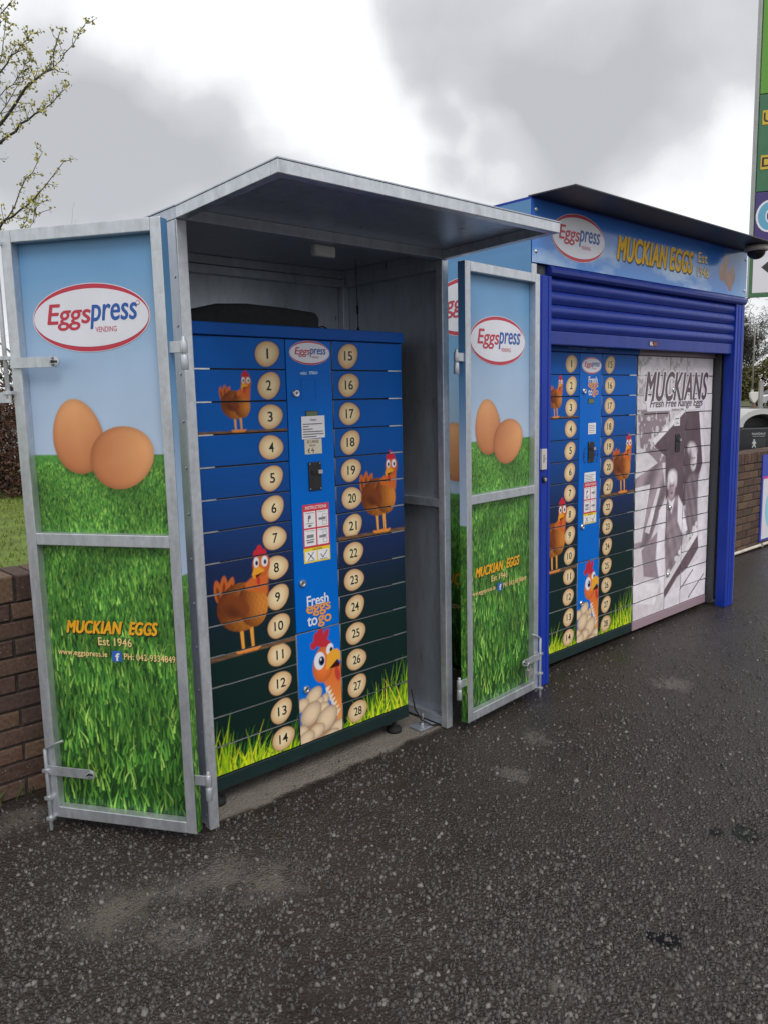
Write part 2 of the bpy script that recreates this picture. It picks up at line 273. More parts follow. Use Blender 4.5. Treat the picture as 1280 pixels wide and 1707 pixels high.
# ------------------------------------------------------------------ painted vinyl: numpy canvas -> coloured grid
class Cv:
    def __init__(s, x0, x1, z0, z1, res):
        s.x0, s.z0, s.res = x0, z0, res; s.W = int(round((x1 - x0) / res)) + 1; s.H = int(round((z1 - z0) / res)) + 1
        s.X, s.Z = np.meshgrid(x0 + np.arange(s.W) * res, z0 + np.arange(s.H) * res); s.img = np.zeros((s.H, s.W, 3))
    def win(s, xa, xb, za, zb):
        i0 = max(0, int((xa - s.x0) / s.res) - 1); i1 = min(s.W, int((xb - s.x0) / s.res) + 3); j0 = max(0, int((za - s.z0) / s.res) - 1); j1 = min(s.H, int((zb - s.z0) / s.res) + 3)
        return None if i0 >= i1 or j0 >= j1 else (slice(j0, j1), slice(i0, i1))
    def blend(s, w, a, col):
        c = col(s.X[w], s.Z[w]) if callable(col) else np.array(col)
        s.img[w] = s.img[w] * (1 - a[..., None]) + c * a[..., None]
    def sdf(s, w, f, col, soft=None, alpha=1.):
        soft = soft or s.res * .7
        s.blend(w, np.clip(.5 - f / (2 * soft), 0, 1) * alpha, col)
    def ell(s, cx, cz, rx, rz, col, rot=0., egg=0., soft=None, alpha=1.):
        R = max(rx, rz) * (1.1 + abs(egg)); w = s.win(cx - R, cx + R, cz - R, cz + R)
        if w is None: return
        dx, dz = s.X[w] - cx, s.Z[w] - cz; a = dx * math.cos(rot) + dz * math.sin(rot); b = -dx * math.sin(rot) + dz * math.cos(rot)
        q = np.sqrt((a / rx) ** 2 + (b / (rz * (1 - egg * a / rx))) ** 2)
        cc = (lambda X, Z: col(q, a / rx, b / rz)) if callable(col) else col
        s.sdf(w, (q - 1) * min(rx, rz), cc, soft, alpha)
    def poly(s, pts, col, soft=None, alpha=1.):
        p = np.array(pts, float); lo, hi = p.min(0), p.max(0); w = s.win(lo[0], hi[0], lo[1], hi[1])
        if w is None: return
        X, Z = s.X[w], s.Z[w]; d = np.full(X.shape, 1e9); ins = np.zeros(X.shape, bool)
        for a, b in zip(p, np.roll(p, -1, 0)):
            e = b - a; t = np.clip(((X - a[0]) * e[0] + (Z - a[1]) * e[1]) / (e @ e + 1e-12), 0, 1)
            d = np.minimum(d, np.hypot(X - a[0] - t * e[0], Z - a[1] - t * e[1]))
            ins ^= ((a[1] > Z) != (b[1] > Z)) & (X < (b[0] - a[0]) * (Z - a[1]) / (b[1] - a[1] + 1e-12) + a[0])
        s.sdf(w, np.where(ins, -d, d), col, soft, alpha)
    def blade(s, x, z, h, lean, wd, col, col2=None):
        k = 5; L_, R_ = [], []
        for i in range(k):
            t = i / (k - 1); px = x + lean * t ** 1.6; pz = z + h * t; ww = wd * (1 - t) ** .75 / 2
            L_.append((px - ww, pz)); R_.append((px + ww, pz))
        s.poly(L_ + R_[::-1], col)
        if col2 is not None: s.poly([L_[0], *L_[1:], *[((a[0] + b[0]) / 2, a[1]) for a, b in zip(L_, R_)][::-1]], col2, alpha=.7)
    def noise(s, sx, sz, seed, oct_=4):
        r = np.random.default_rng(seed); o = np.zeros((s.H, s.W)); amp = 1.; tot = 0
        for k in range(oct_):
            gw = int((s.X[0, -1] - s.x0) / sx) + 3; gh = int((s.Z[-1, 0] - s.z0) / sz) + 3; g = r.random((gh, gw))
            u = (s.X - s.x0) / sx; v = (s.Z - s.z0) / sz; i = u.astype(int); j = v.astype(int); fu = u - i; fv = v - j; fu = fu * fu * (3 - 2 * fu); fv = fv * fv * (3 - 2 * fv)
            o += amp * ((g[j, i] * (1 - fu) + g[j, i + 1] * fu) * (1 - fv) + (g[j + 1, i] * (1 - fu) + g[j + 1, i + 1] * fu) * fv); tot += amp
            amp *= .55; sx *= .5; sz *= .5
        return o / tot
    def sample(s, x, z):
        b = s.img.copy(); b[:-1, :-1] = (s.img[:-1, :-1] + s.img[1:, :-1] + s.img[:-1, 1:] + s.img[1:, 1:]) / 4
        u = np.clip((x - s.x0) / s.res - .5, 0, s.W - 1.001); v = np.clip((z - s.z0) / s.res - .5, 0, s.H - 1.001); i = u.astype(int); j = v.astype(int); fu = (u - i)[..., None]; fv = (v - j)[..., None]
        i1 = np.minimum(i + 1, s.W - 1); j1 = np.minimum(j + 1, s.H - 1)
        return (b[j, i] * (1 - fu) + b[j, i1] * fu) * (1 - fv) + (b[j1, i] * (1 - fu) + b[j1, i1] * fu) * fv
def grid_mesh(name, cv, x0, x1, z0, z1, step, y=0., depth=0., mats=(), dx=0., dz=0., origin=(0., 0.)):
    """printed panel: fine coloured grid facing -Y at y, with steel returns of the given depth. cv sampled at (x+dx, z+dz)"""
    nx = max(2, int(round((x1 - x0) / step)) + 1); nzz = max(2, int(round((z1 - z0) / step)) + 1)
    xs = np.linspace(x0, x1, nx); zs = np.linspace(z0, z1, nzz); X, Z = np.meshgrid(xs, zs)
    col = np.ones((nx * nzz, 4)); col[:, :3] = cv.sample(X + dx, Z + dz).reshape(-1, 3)
    v = np.stack([X - origin[0], np.full_like(X, y), Z - origin[1]], -1).reshape(-1, 3)
    i, j = np.meshgrid(np.arange(nx - 1), np.arange(nzz - 1)); a = (j * nx + i).ravel(); q = np.stack([a, a + 1, a + nx + 1, a + nx], 1)
    nq = len(q); ext = np.zeros((0, 4), int)
    if depth:
        k = len(v); cx = [(x0, z0), (x1, z0), (x1, z1), (x0, z1)]
        v = np.concatenate([v] + [np.array([[c[0] - origin[0], y + t, c[1] - origin[1]] for c in cx]) for t in (0.00002, depth)]); col = np.concatenate([col, np.full((8, 4), .5)])
        ext = np.array([(k + n, k + (n + 1) % 4, k + 4 + (n + 1) % 4, k + 4 + n) for n in range(4)])[:, ::-1]
        q = np.concatenate([q, ext])
    m = bpy.data.meshes.new(name); m.vertices.add(len(v)); m.vertices.foreach_set('co', v.ravel()); m.loops.add(q.size); m.loops.foreach_set('vertex_index', q.ravel().astype(np.int32))
    m.polygons.add(len(q)); m.polygons.foreach_set('loop_start', np.arange(0, q.size, 4, dtype=np.int32)); m.polygons.foreach_set('loop_total', np.full(len(q), 4, np.int32))
    mi = np.zeros(len(q), np.int32); mi[nq:] = 1; 
    for t in mats: m.materials.append(t)
    m.polygons.foreach_set('material_index', mi)
    at = m.color_attributes.new('Col', 'FLOAT_COLOR', 'POINT'); at.data.foreach_set('color', col.ravel().astype(np.float32)); m.update(calc_edges=True); return m

# ================================================================== printed artwork
def A(r, g, b): return np.array(P(r, g, b))
def ramp(z, stops):
    zs = [s[0] for s in stops]; cs = np.array([A(*s[1]) for s in stops])
    return np.stack([np.interp(z, zs, cs[:, k]) for k in range(3)], -1)
def egg_brown(q, a, b):
    t = np.clip((a + .35) * .5 + .35 - .25 * np.abs(b), 0, 1)[..., None]; e = np.clip((q - .72) / .28, 0, 1)[..., None] ** 2
    return (A(160, 98, 62) * (1 - t) + A(204, 146, 98) * t) * (1 - .28 * e)
def grass_field(cv, zh, zb, x0, x1, seed, k=1., dens=1.):
    r = np.random.default_rng(seed)
    nz_ = cv.noise(.10 * k, .05 * k, seed); nf = cv.noise(.012 * k, .012 * k, seed + 1, 3); m = cv.Z < zh
    t = np.clip((zh - cv.Z) / (zh - zb), 0, 1)[..., None]
    base = (A(70, 124, 54) * (1 - t) + A(20, 48, 18) * t) * (.72 + .56 * nz_[..., None]) * (.55 + .9 * nf[..., None])
    band = np.exp(-((cv.Z - (zh - .055 * k)) / (.022 * k)) ** 2)[..., None] * .35
    cv.img[m] = (base * (1 - band))[m]
    z = zh - .03 * k
    cols = [A(20, 48, 18), A(52, 100, 38), A(82, 136, 52), A(116, 166, 64), A(152, 190, 90)]; wts = np.array([.27 , .29, .26, .13, .05])
    while z > zb - .03 * k:
        u = (zh - z) / (zh - zb); h = (.008 + .085 * u ** 1.4) * k; wd = (.0026 + .0070 * u) * k
        for x in np.arange(x0, x1, wd * (1.15 + .5 * u)):
            c = cols[r.choice(5, p=wts)] * (.75 + .5 * r.random()) * (.62 + .5 * (.5 + .5 * math.sin(x * 17 / k + 3 * math.sin(z * 9 / k))) + .12 * math.sin(z * 23))
            cv.blade(x + r.normal() * wd, z - r.random() * h * .9, h * (.55 + .8 * r.random()), r.normal() * h * .28, wd * (.6 + .7 * r.random()), c)
        z -= h * .38 * dens
def poster(x0, x1, z0, z1, res, k=1., ox=0., oz=0., zh=1.437, seed=3):
    """sky, horizon, two brown eggs, meadow; k scales, (ox, oz) shifts"""
    cv = Cv(x0, x1, z0, z1, res)
    cv.img[:] = ramp(cv.Z, [(zh, (152, 167, 187)), (zh + .35 * k, (132, 155, 180)), (zh + .62 * k, (92, 134, 170)), (zh + .8 * k, (78, 122, 162))])
    grass_field(cv, zh, z0, x0, x1, seed, k, 1. if k == 1. else 1.8)
    for cx, cz, ra, rb, rot, e in ((.222, 1.501, .133, .103, math.radians(97), .10), (.394, 1.427, .129, .108, math.radians(20), .07)):
        X, Z = ox + cx * k, zh + (cz - 1.437) * k + oz
        cv.ell(X + .006, Z - .01, ra * k, rb * k, A(18, 40, 16), rot, e, soft=.014 * k, alpha=.35)
        cv.ell(X, Z, ra * k, rb * k, egg_brown, rot, e)
    return cv

# --- locker fronts
PIT = (1.859 - .136) / 14
def zrow(i): return 1.859 - PIT * i
def hen(cv, fx, fz, s):
    B = lambda x, z: (fx + x * s, fz + z * s)
    br, og, lt, dk = A(104, 52, 26), A(172, 86, 38), A(222, 140, 58), A(58, 30, 20)
    for x, z, r_ in ((-.27, .63, 100), (-.21, .66, 86), (-.15, .64, 70)):
        cv.ell(*B(x, z), .115 * s, .045 * s, og * .9, math.radians(r_), .2); cv.ell(*B(x, z - .03), .08 * s, .02 * s, br, math.radians(r_), .2)
    for lx in (-.045, .065):
        cv.poly([B(lx - .018, .24), B(lx + .022, .24), B(lx + .03, .02), B(lx, .02)], A(206, 140, 58))
        for a in (-.05, .015, .07): cv.ell(*B(lx + a * .8 + .01, .012), .04 * s, .017 * s, A(210, 126, 52), math.radians(a * 300))
    def body(q, a, b):
        t = np.clip(.42 + .55 * a - .10 * b, 0, 1)[..., None] ** 1.3; return (br * (1 - t) + lt * t) * (1.12 - .55 * np.clip(q - .45, 0, 1)[..., None]) * (.93 + .10 * np.sin(a * 21 + np.sin(b * 17) * 2))[..., None] * (1 - .35 * np.clip(-b - .35, 0, 1))[..., None]
    cv.ell(*B(-.03, .445), .265 * s, .235 * s, body, math.radians(-8))
    cv.ell(*B(.10, .45), .165 * s, .225 * s, body, math.radians(8))
    cv.poly([B(.02, .60), B(.02, .66), B(.115, .72), B(.12, .86), B(.30, .86), B(.285, .70), B(.27, .52)], og, soft=.012 * s)
    cv.ell(*B(-.09, .45), .15 * s, .11 * s, br, math.radians(-25), .2, soft=.02 * s); cv.ell(*B(-.13, .41), .10 * s, .05 * s, dk, math.radians(-30), .2, soft=.03 * s, alpha=.6)
    cv.ell(*B(.21, .82), .1 * s, .118 * s, lambda q, a, b: (og * 1.02) * (1.1 - .35 * q[..., None] ** 2))
    for x, z, r_ in ((.15, .925, .034), (.195, .955, .045), (.245, .925, .034)): cv.ell(*B(x, z), r_ * .8 * s, r_ * 1.25 * s, A(166, 36, 48))
    for x, w_ in ((.155, .030), (.25, .036)):
        cv.ell(*B(x, .845), w_ * s, .052 * s, A(214, 216, 220)); cv.ell(*B(x + .004, .838), .016 * s, .024 * s, A(14, 20, 40))
    cv.poly([B(.10, .735), B(.13, .80), B(.19, .80), B(.245, .755), B(.17, .71), B(.125, .69)], A(222, 150, 44)); cv.poly([B(.135, .722), B(.225, .742), B(.15, .69)], A(60, 20, 18))
    cv.ell(*B(.17, .665), .02 * s, .04 * s, A(160, 44, 40))
def numegg(cv, cx, cz, tilt):
    f = lambda q, a, b: A(206, 188, 150) * (1 - np.clip((q - .25) / .75, 0, 1)[..., None] ** 1.6) + A(168, 130, 90) * np.clip((q - .25) / .75, 0, 1)[..., None] ** 1.6
    cv.ell(cx, cz, .0615, .0515, A(10, 18, 34), tilt, .10, soft=.006, alpha=.6); cv.ell(cx, cz, .058, .048, f, tilt, .10)
def lawn_print(cv, x0, x1, zb, hfun, seed):
    r = np.random.default_rng(seed); cols = [A(44, 92, 26), A(84, 134, 28), A(140, 172, 26), A(186, 200, 28), A(206, 206, 60)]
    for lay in range(3):
        for x in np.arange(x0 - .02, x1 + .02, .0075):
            h = hfun(x) * (.5 + .7 * r.random()) * (1.15 - .25 * lay); c = cols[min(4, max(0, int(r.normal() * 1.1 + 1 + lay)))]
            cv.blade(x, zb - .02, h, r.normal() * .04 + .018, .006 + .008 * r.random(), c * (.8 + .4 * r.random()), c * .6)
def locker_art():
    cv = Cv(-.005, 1.085, .13, 1.865, .0017)
    cv.img[:] = ramp(cv.Z, [(.13, (13, 30, 26)), (.60, (14, 33, 32)), (.80, (18, 32, 44)), (.98, (24, 37, 72)), (1.2, (20, 56, 110)), (1.45, (10, 70, 138)), (1.86, (4, 78, 154))])
    lawn_print(cv, 0, .43, .136, lambda x: .20 - .12 * x / .43 + .03 * math.sin(x * 37), 5)
    lawn_print(cv, .674, 1.08, .136, lambda x: .07 + .17 * (x - .674) / .406, 6)
    for i in range(14):
        numegg(cv, .350 + .004 * math.sin(i), zrow(i + .5), math.radians(20 + 25 * math.sin(i * 1.7))); numegg(cv, .764, zrow(i + .5), math.radians(200 + 22 * math.sin(i * 2.1 + 1)) - math.pi)
    wood = lambda X, Z: A(104, 78, 58) * (.75 + .5 * np.sin(X * 90 + Z * 300)[..., None] * .3)
    cv.poly([(0, zrow(3) - .002), (.435, zrow(3) - .002), (.435, zrow(3) + .012), (0, zrow(3) + .012)], wood)
    cv.poly([(.674, zrow(7) + .001), (1.08, zrow(7) + .001), (1.08, zrow(7) + .018), (.674, zrow(7) + .018)], wood)
    cv.poly([(0, zrow(10) - .022), (.435, zrow(10) - .018), (.435, zrow(10) - .003), (0, zrow(10) - .005)], wood)
    hen(cv, .198, zrow(3) + .008, .232); hen(cv, .925, zrow(7) + .012, .365); hen(cv, .190, zrow(10) - .012, .420)
    # lower service panel: hen over a pile of eggs
    keep = cv.img.copy(); m = cv.win(.437, .672, .13, .632); cv.img[m] = A(2, 92, 178); cv.ell(.53, .10, .16, .15, A(150, 116, 86), soft=.004)
    og = A(190, 96, 44); bd = A(206, 140, 70)
    neck = lambda X, Z: og * (1 - np.clip((.40 - Z) / .25, 0, 1)[..., None]) + bd * np.clip((.40 - Z) / .25, 0, 1)[..., None]
    cv.poly([(.532, .43), (.575, .385), (.60, .33), (.63, .26), (.645, .20), (.65, .13), (.68, .13), (.68, .45)], neck, soft=.004)
    for k in range(7): z = .345 - k * .02; x = .583 + k * .009; cv.poly([(x, z + .012), (x + .028, z + .016), (x + .004, z - .018)], A(214, 202, 184))
    cv.ell(.578, .470, .060, .085, lambda q, a, b: og * (1.12 - .4 * q[..., None] ** 2), math.radians(-14))
    for x, z, a, b, t in ((.541, .588, .016, .030, 0), (.562, .602, .018, .036, -10), (.592, .592, .015, .034, -28), (.524, .562, .016, .018, 20), (.575, .563, .045, .018, -12)): cv.ell(x, z, a, b, A(160, 38, 50), math.radians(t))
    cv.ell(.555, .487, .030, .040, A(214, 216, 222)); cv.ell(.566, .484, .016, .021, A(20, 40, 84)); cv.ell(.567, .484, .010, .014, A(8, 10, 18)); cv.ell(.562, .492, .004, .006, A(230, 230, 235))
    cv.ell(.613, .527, .020, .026, A(210, 212, 218), math.radians(-15)); cv.ell(.621, .523, .009, .012, A(10, 12, 22))
    cv.poly([(.598, .505), (.628, .522), (.655, .520), (.678, .497), (.678, .452), (.655, .472), (.61, .440), (.588, .436)], A(226, 160, 50), soft=.002)
    cv.poly([(.606, .440), (.652, .472), (.668, .448), (.66, .435)], A(50, 16, 16)); cv.ell(.652, .405, .014, .034, A(164, 52, 48), math.radians(12), soft=.003)
    pe = lambda q, a, b: A(216, 190, 158) * (1 - .42 * np.clip((q - .3) / .7, 0, 1)[..., None] ** 1.5)
    for x, z, a, b, t in ((.518, .335, .050, .036, 40), (.572, .300, .036, .024, 60), (.545, .30, .03, .02, 30), (.456, .312, .034, .030, 15), (.568, .268, .034, .028, 10), (.500, .262, .060, .046, 38), (.452, .19, .03, .036, 50), (.650, .160, .05, .03, 20), (.585, .215, .064, .048, 40), (.528, .175, .044, .032, 15), (.470, .155, .046, .034, 25), (.60, .128, .05, .026, 20)):
        cv.ell(x, z, a * 1.05, b * 1.06, A(120, 84, 60), math.radians(t), .08, alpha=.7); cv.ell(x, z, a, b, pe, math.radians(t), .08)
    o_ = (cv.X < .4345) | (cv.X > .6745); cv.img[o_] = keep[o_]
    return cv
def mono_art():
    cv = Cv(-.005, 1.085, .13, 1.865, .0022)
    lo, md, hi = A(84, 70, 76), A(134, 120, 127), A(198, 193, 197)
    n1 = cv.noise(.35, .3, 11); n2 = cv.noise(.035, .035, 12, 3)
    t = np.clip(.55 + (n1 - .5) * .8, 0, 1)[..., None]; cv.img[:] = md * (1 - t) * .6 + hi * (.4 + .6 * t)
    tr = ((cv.Z > 1.60) & (cv.X < .72) & (n2 > .56 + .12 * (cv.X / .7)))[..., None]; cv.img = np.where(tr, cv.img * .62, cv.img)
    w = (cv.X < .45) & (cv.Z > 1.16) & (cv.Z < 1.52) & (cv.X + (cv.Z - 1.2) * .2 > .07)
    cv.img[w] = (md * .85 + (hi - md) * ((n2[..., None] > .60) * .8))[w]
    cv.poly([(0, 1.30), (.20, 1.22), (.40, 1.10), (0, 1.10)], hi * .9)
    cv.poly([(.20, 1.315), (.62, 1.50), (.70, 1.50), (.25, 1.29)], A(206, 200, 206)); cv.poly([(.24, 1.28), (.66, 1.49), (.88, 1.49), (.96, 1.12), (.80, .86), (.42, .78), (.40, 1.20)], lo)
    cv.poly([(.88, 1.49), (.93, 1.49), (1.0, 1.12), (.96, 1.12)], A(200, 194, 200))
    cv.poly([(0, 1.08), (.35, 1.18), (.42, .95), (.2, .62), (0, .62)], lambda X, Z: md * (.9 + .35 * np.sin(X * 25 - Z * 18)[..., None])); cv.poly([(0, 1.02), (.2, 1.03), (.1, .66), (0, .66)], hi * .95)
    cv.poly([(.14, .72), (.30, 1.00), (.34, 1.00), (.20, .70)], hi); cv.poly([(.10, .60), (.40, .74), (.42, .36), (.14, .42)], md * .9)
    sh = lambda c, k: (lambda q, a, b: c * (1. - k * np.clip(.5 - .6 * a + .3 * b, 0, 1)[..., None]))
    # right-hand figure
    cv.poly([(.70, .98), (.78, 1.06), (.90, 1.05), (.97, .96), (.96, .62), (.86, .52), (.74, .62)], lambda X, Z: md * (.66 + .12 * np.sin(X * 70 + Z * 30)[..., None]), soft=.014)
    cv.ell(.815, 1.155, .052, .080, sh(A(196, 188, 192), .45), 0, 0, soft=.008); cv.ell(.795, 1.225, .075, .050, A(186, 178, 184), math.radians(-20), soft=.014); cv.ell(.76, 1.18, .025, .05, lo, soft=.012, alpha=.7)
    cv.ell(.80, 1.165, .010, .006, lo, soft=.004); cv.ell(.832, 1.165, .009, .006, lo, soft=.004); cv.ell(.818, 1.115, .016, .006, lo, soft=.005)
    cv.poly([(.90, 1.0), (1.0, 1.12), (1.06, 1.0), (1.06, .3), (.93, .42)], hi * .95, soft=.014)
    # centre figure with tray
    cv.poly([(.36, .86), (.46, .93), (.58, .92), (.74, .78), (.70, .62), (.62, .40), (.40, .34), (.36, .60)], lambda X, Z: md * (.84 + .12 * np.sin(X * 60 + Z * 25)[..., None] + .08 * np.sin(X * 31 - Z * 54)[..., None]), soft=.012)
    cv.ell(.502, .985, .052, .082, sh(A(160, 142, 148), .4), soft=.008); cv.ell(.505, 1.058, .066, .046, A(200, 192, 198), soft=.014); cv.ell(.447, 1.02, .018, .04, A(188, 180, 186), soft=.01); cv.ell(.560, 1.02, .016, .035, A(188, 180, 186), soft=.01)
    cv.ell(.482, .995, .009, .006, lo * .9, soft=.004); cv.ell(.520, .995, .009, .006, lo * .9, soft=.004); cv.ell(.502, .945, .018, .006, lo, soft=.005); cv.poly([(.455, .91), (.505, .80), (.555, .91), (.505, .885)], A(196, 190, 196), soft=.006)
    cv.poly([(.33, .84), (.44, .92), (.42, .60), (.46, .32), (.40, .22), (.30, .52)], A(200, 194, 200), soft=.008); cv.poly([(.60, .92), (.68, .84), (.76, .66), (.68, .64), (.60, .74)], A(202, 196, 202), soft=.008)
    cv.poly([(.42, .30), (.92, .62), (.94, .50), (.46, .16)], lo * 1.25); cv.poly([(.42, .33), (.92, .66), (.92, .60), (.42, .27)], hi)
    r = np.random.default_rng(4)
    for k in range(26): u = r.random(); cv.ell(.45 + .46 * u, .34 + .31 * u + r.random() * .05, .018, .022, A(214, 208, 212) * (.8 + .2 * r.random()), r.random() * 3)
    cv.poly([(.0, .40), (.36, .34), (.30, .20), (0, .26)], hi, soft=.006); cv.poly([(.42, .20), (.62, .34), (1.08, .46), (1.08, .13), (.42, .13)], A(198, 192, 198), soft=.006)
    for a, b in (((.66, .24), (.86, .36)), ((.80, .16), (1.04, .30))): cv.poly([a, (a[0] + .01, a[1] - .006), (b[0] + .01, b[1] - .006), b], lo)
    cv.img *= (.80 + .40 * cv.noise(.05, .05, 15, 4))[..., None]; cv.img *= (.86 + .28 * cv.noise(.3, .3, 16, 2))[..., None]
    return cv

# ================================================================== lockers
CV_L = locker_art(); CV_B = mono_art()
COLS = ((0, .4353), (.4353, .6739), (.6739, 1.08)); GAP = .0032
_sh = {}
def shared(key, fn):
    if key not in _sh: _sh[key] = fn()
    return _sh[key]
def child(name, mesh, parent, loc=(0, 0, 0)):
    o = bpy.data.objects.new(name, mesh); o.location = loc; return link(o, parent)
def screw_lock(parent, x, z):
    me = shared('lock', lambda: _lock())
    return child('key_lock', me, parent, (x, -.001, z))
def _lock():
    m = MB(); n = 22
    for (r0, y0), (r1, y1) in zip(((.0165, 0), (.0165, -.005), (.0125, -.011), (.0085, -.011), (.0085, -.006)), ((.0165, -.005), (.0125, -.011), (.0085, -.011), (.0085, -.006), (0.0001, -.006))):
        vs = [(r * math.cos(2 * math.pi * j / n), y, r * math.sin(2 * math.pi * j / n)) for r, y in ((r0, y0), (r1, y1)) for j in range(n)]
        m.add(vs, [(j, (j + 1) % n, n + (j + 1) % n, n + j) for j in range(n)], 0, True)
    m.box(-.0016, .0016, -.0085, -.004, -.005, .005, 1)
    return m.mesh('key_lock', [STEEL, BLACK])
def locker(loc, label, art, variant, zs=1., group=None):
    root = empty('vending_locker', loc, 0, label, 'locker', group); root.scale = (1, 1, zs)
    mono = variant == 'mono'
    body_m = mat('mono_cap', P(112, 96, 104), .4) if mono else CAPBLUE
    base_m = mat('mono_base', P(132, 112, 120), .4) if mono else DKGREEN
    MB().box(.004, 1.076, .014, .56, .078, 1.86, 0).build('carcass', DKSTEEL, root)
    MB().box(-.004, 1.084, -.012, .57, 1.8605, 1.907, 0).build('top_cap', body_m, root, .003)
    MB().box(0, 1.08, -.003, .56, .076, .134, 0).build('plinth', base_m, root, .003)
    for x in (.05, 1.03):
        for y in (.05, .50):
            f = MB(); f.lathe([(.0, .0), (.036, .0), (.037, .018), (.018, .028), (.010, .032), (.010, .078)], 18, 0, (x, y, 0)); f.build('levelling_foot', RUBBER, root)
    step = .0042 if mono else .003
    num = 0
    for c, (x0, x1) in enumerate(COLS):
        if c == 1: continue
        for i in range(14):
            num += 1; z1, z0 = zrow(i) - GAP, zrow(i + 1) + GAP; a, b = x0 + GAP, x1 - GAP
            me = shared(('door', mono, c, i), lambda: grid_mesh('locker_door', art, a, b, z0, z1, step, 0., .014, (PRINT_M, EDGE), origin=(a, z0)))
            d = child('locker_door', me, root, (a, random.uniform(-.0009, .0009), z0 + random.uniform(-.0006, .0006))); d.rotation_euler = (random.uniform(-.006, .006), random.uniform(-.0012, .0012), random.uniform(-.002, .002))
            if not mono:
                def nm():
                    m = MB(); s_ = str(num); ww = .0085 if num == 1 else .024 if num < 10 else (.036 if num == 11 else .044); put_text(m, s_, 0, 0, ww, .040, 0, 0, 0, .010); return m.mesh('number', INK)
                cx = .350 if c == 0 else .764; child('number', shared(('num', num), nm), d, (cx - a, -.0012, (z1 - z0) / 2))
            def pin():
                m = MB(); m.box(0, .082, -.0022, .010, -.0026, .0026); return m.mesh('hinge_pin', STEEL)
            if i < 13: child('hinge_pin', shared('pin', pin), d, (.004 if c == 0 else b - a - .086, 0, -GAP))
    # centre column
    x0, x1 = COLS[1]; a, b = x0 + GAP, x1 - GAP; zs_ = zrow(10) + .003
    if mono:
        up = child('control_panel', shared('mono_up', lambda: grid_mesh('control_panel', art, a, b, zs_ + GAP, zrow(0) - GAP, step, 0., .014, (PRINT_M, EDGE), origin=(a, 0))), root, (a, 0, 0))
        lo = child('service_panel', shared('mono_lo', lambda: grid_mesh('service_panel', art, a, b, zrow(14) + GAP, zs_ - GAP, step, 0., .014, (PRINT_M, EDGE), origin=(a, 0))), root, (a, 0, 0))
    else:
        up = MB().box(0, b - a, 0, .014, zs_ + GAP, zrow(0) - GAP).build('control_panel', BLUEPANEL, root, .0015); up.location = (a, 0, 0)
        lo = child('service_panel', shared('col_lo', lambda: grid_mesh('service_panel', art, a, b, zrow(14) + GAP, zs_ - GAP, step, 0., .014, (PRINT_M, EDGE), origin=(a, 0))), root, (a, 0, 0))
        def pin2():
            m = MB(); m.box(0, .10, -.0022, .010, -.0026, .0026); return m.mesh('hinge_pin', STEEL)
        child('hinge_pin', shared('pin2', pin2), lo, (b - a - .104, 0, zs_))
    o = lambda x: x - a                                             # locker x -> panel x
    y0 = -.0012
    coinz = 1.295 if variant == 'main' else 1.285
    m = MB(); m.box(o(.530), o(.595), -.006, 0, coinz - .06, coinz + .06, 0); m.box(o(.559), o(.5665), -.0065, -.003, coinz - .05, coinz - .008, 2); m.box(o(.553), o(.560), -.0068, -.003, coinz + .012, coinz + .055, 2)
    m.box(o(.545), o(.572), -.010, -.003, coinz + .008, coinz + .026, 0); m.box(o(.571), o(.594), -.018, -.003, coinz + .010, coinz + .026, 1)
    for sx in (.536, .589):
        for sz in (-.053, .053): m.lathe([(0.0001, .0), (.003, .0), (.003, -.001)], 10, 1, (o(sx), 0, 0)); m.v[-30:] = [(q[0], -.0062 - (q[2]) , coinz + sz + q[1]) for q in m.v[-30:]]
    m.build('coin_slot', [BLACK, STEEL, DKSTEEL], up, .001)
    screw_lock(up, o(.479), 1.641); screw_lock(up, o(.477), .847); screw_lock(lo, o(.476), .380)
    if mono:
        mw, mk = mat('mono_white', P(200, 196, 202), .4), mat('mono_ink', P(78, 62, 70), .4)
        m = MB(); m.add(*band_shape(o(.10), o(.99), 1.505, 1.60), 0); bold_text(m, 'MUCKIANS', o(.545), 1.665, .90, .185, y0 - .0006, 0, .28, .016, 1.06, 0., 10); m.build('banner', mw, up)
        m = MB(); bold_text(m, 'MUCKIANS', o(.545), 1.665, .90, .185, y0 - .0016, 0, .28, .006, 1.06); m.build('lettering', mk, up)
        m = MB(); bold_text(m, 'Fresh Free Range Eggs', o(.545), 1.548, .76, .066, y0 - .0020, 0, .22, .001); m.build('lettering', mk, up)
        m = MB(); put_text(m, 'Established 1946', o(.55), 1.512, .17, .014, y0 - .0020, 0); m.build('lettering', mk, up)
        m = MB(); m.quad(o(.505), o(.59), 1.40, 1.47, y0); m.poly([(o(.52), 1.45), (o(.575), 1.452), (o(.575), 1.446), (o(.52), 1.444)], y0 - .0005, 1); m.stroke([(o(.53), 1.432), (o(.54), 1.41)], .004, y0 - .0005, 1); m.stroke([(o(.555), 1.43), (o(.553), 1.414), (o(.568), 1.416)], .004, y0 - .0005, 1); m.build('price_card', [CREAM, INK], up)
        return root
    # logo
    m = MB(); logo(m, o(.558), 1.805 if variant == 'main' else 1.788, .102, .048, y0, (0, 1, 2), False); m.build('logo', [RED, WHITE, NAVY], up)
    # "Fresh eggs to go"
    for s_, mi, dx, dz, ww, hh in (('Fresh', 0, .556, .762, .118, .047), ('eggs', 1, .559, .717, .132, .050), ('to', 0, .523, .673, .054, .042), ('go', 1, .590, .664, .074, .050)):
        sc = 1. if variant == 'main' else .82
        m = MB(); put_text(m, s_, o(.558 + (dx - .558) * sc + (.0 if variant == 'main' else .018)), (dz if variant == 'main' else 1.668 + (dz - .715) * sc), ww * sc, hh * sc, y0, 0, 0, .018, .95)
        m.build('lettering', [WHITE, ORANGE][mi], up)
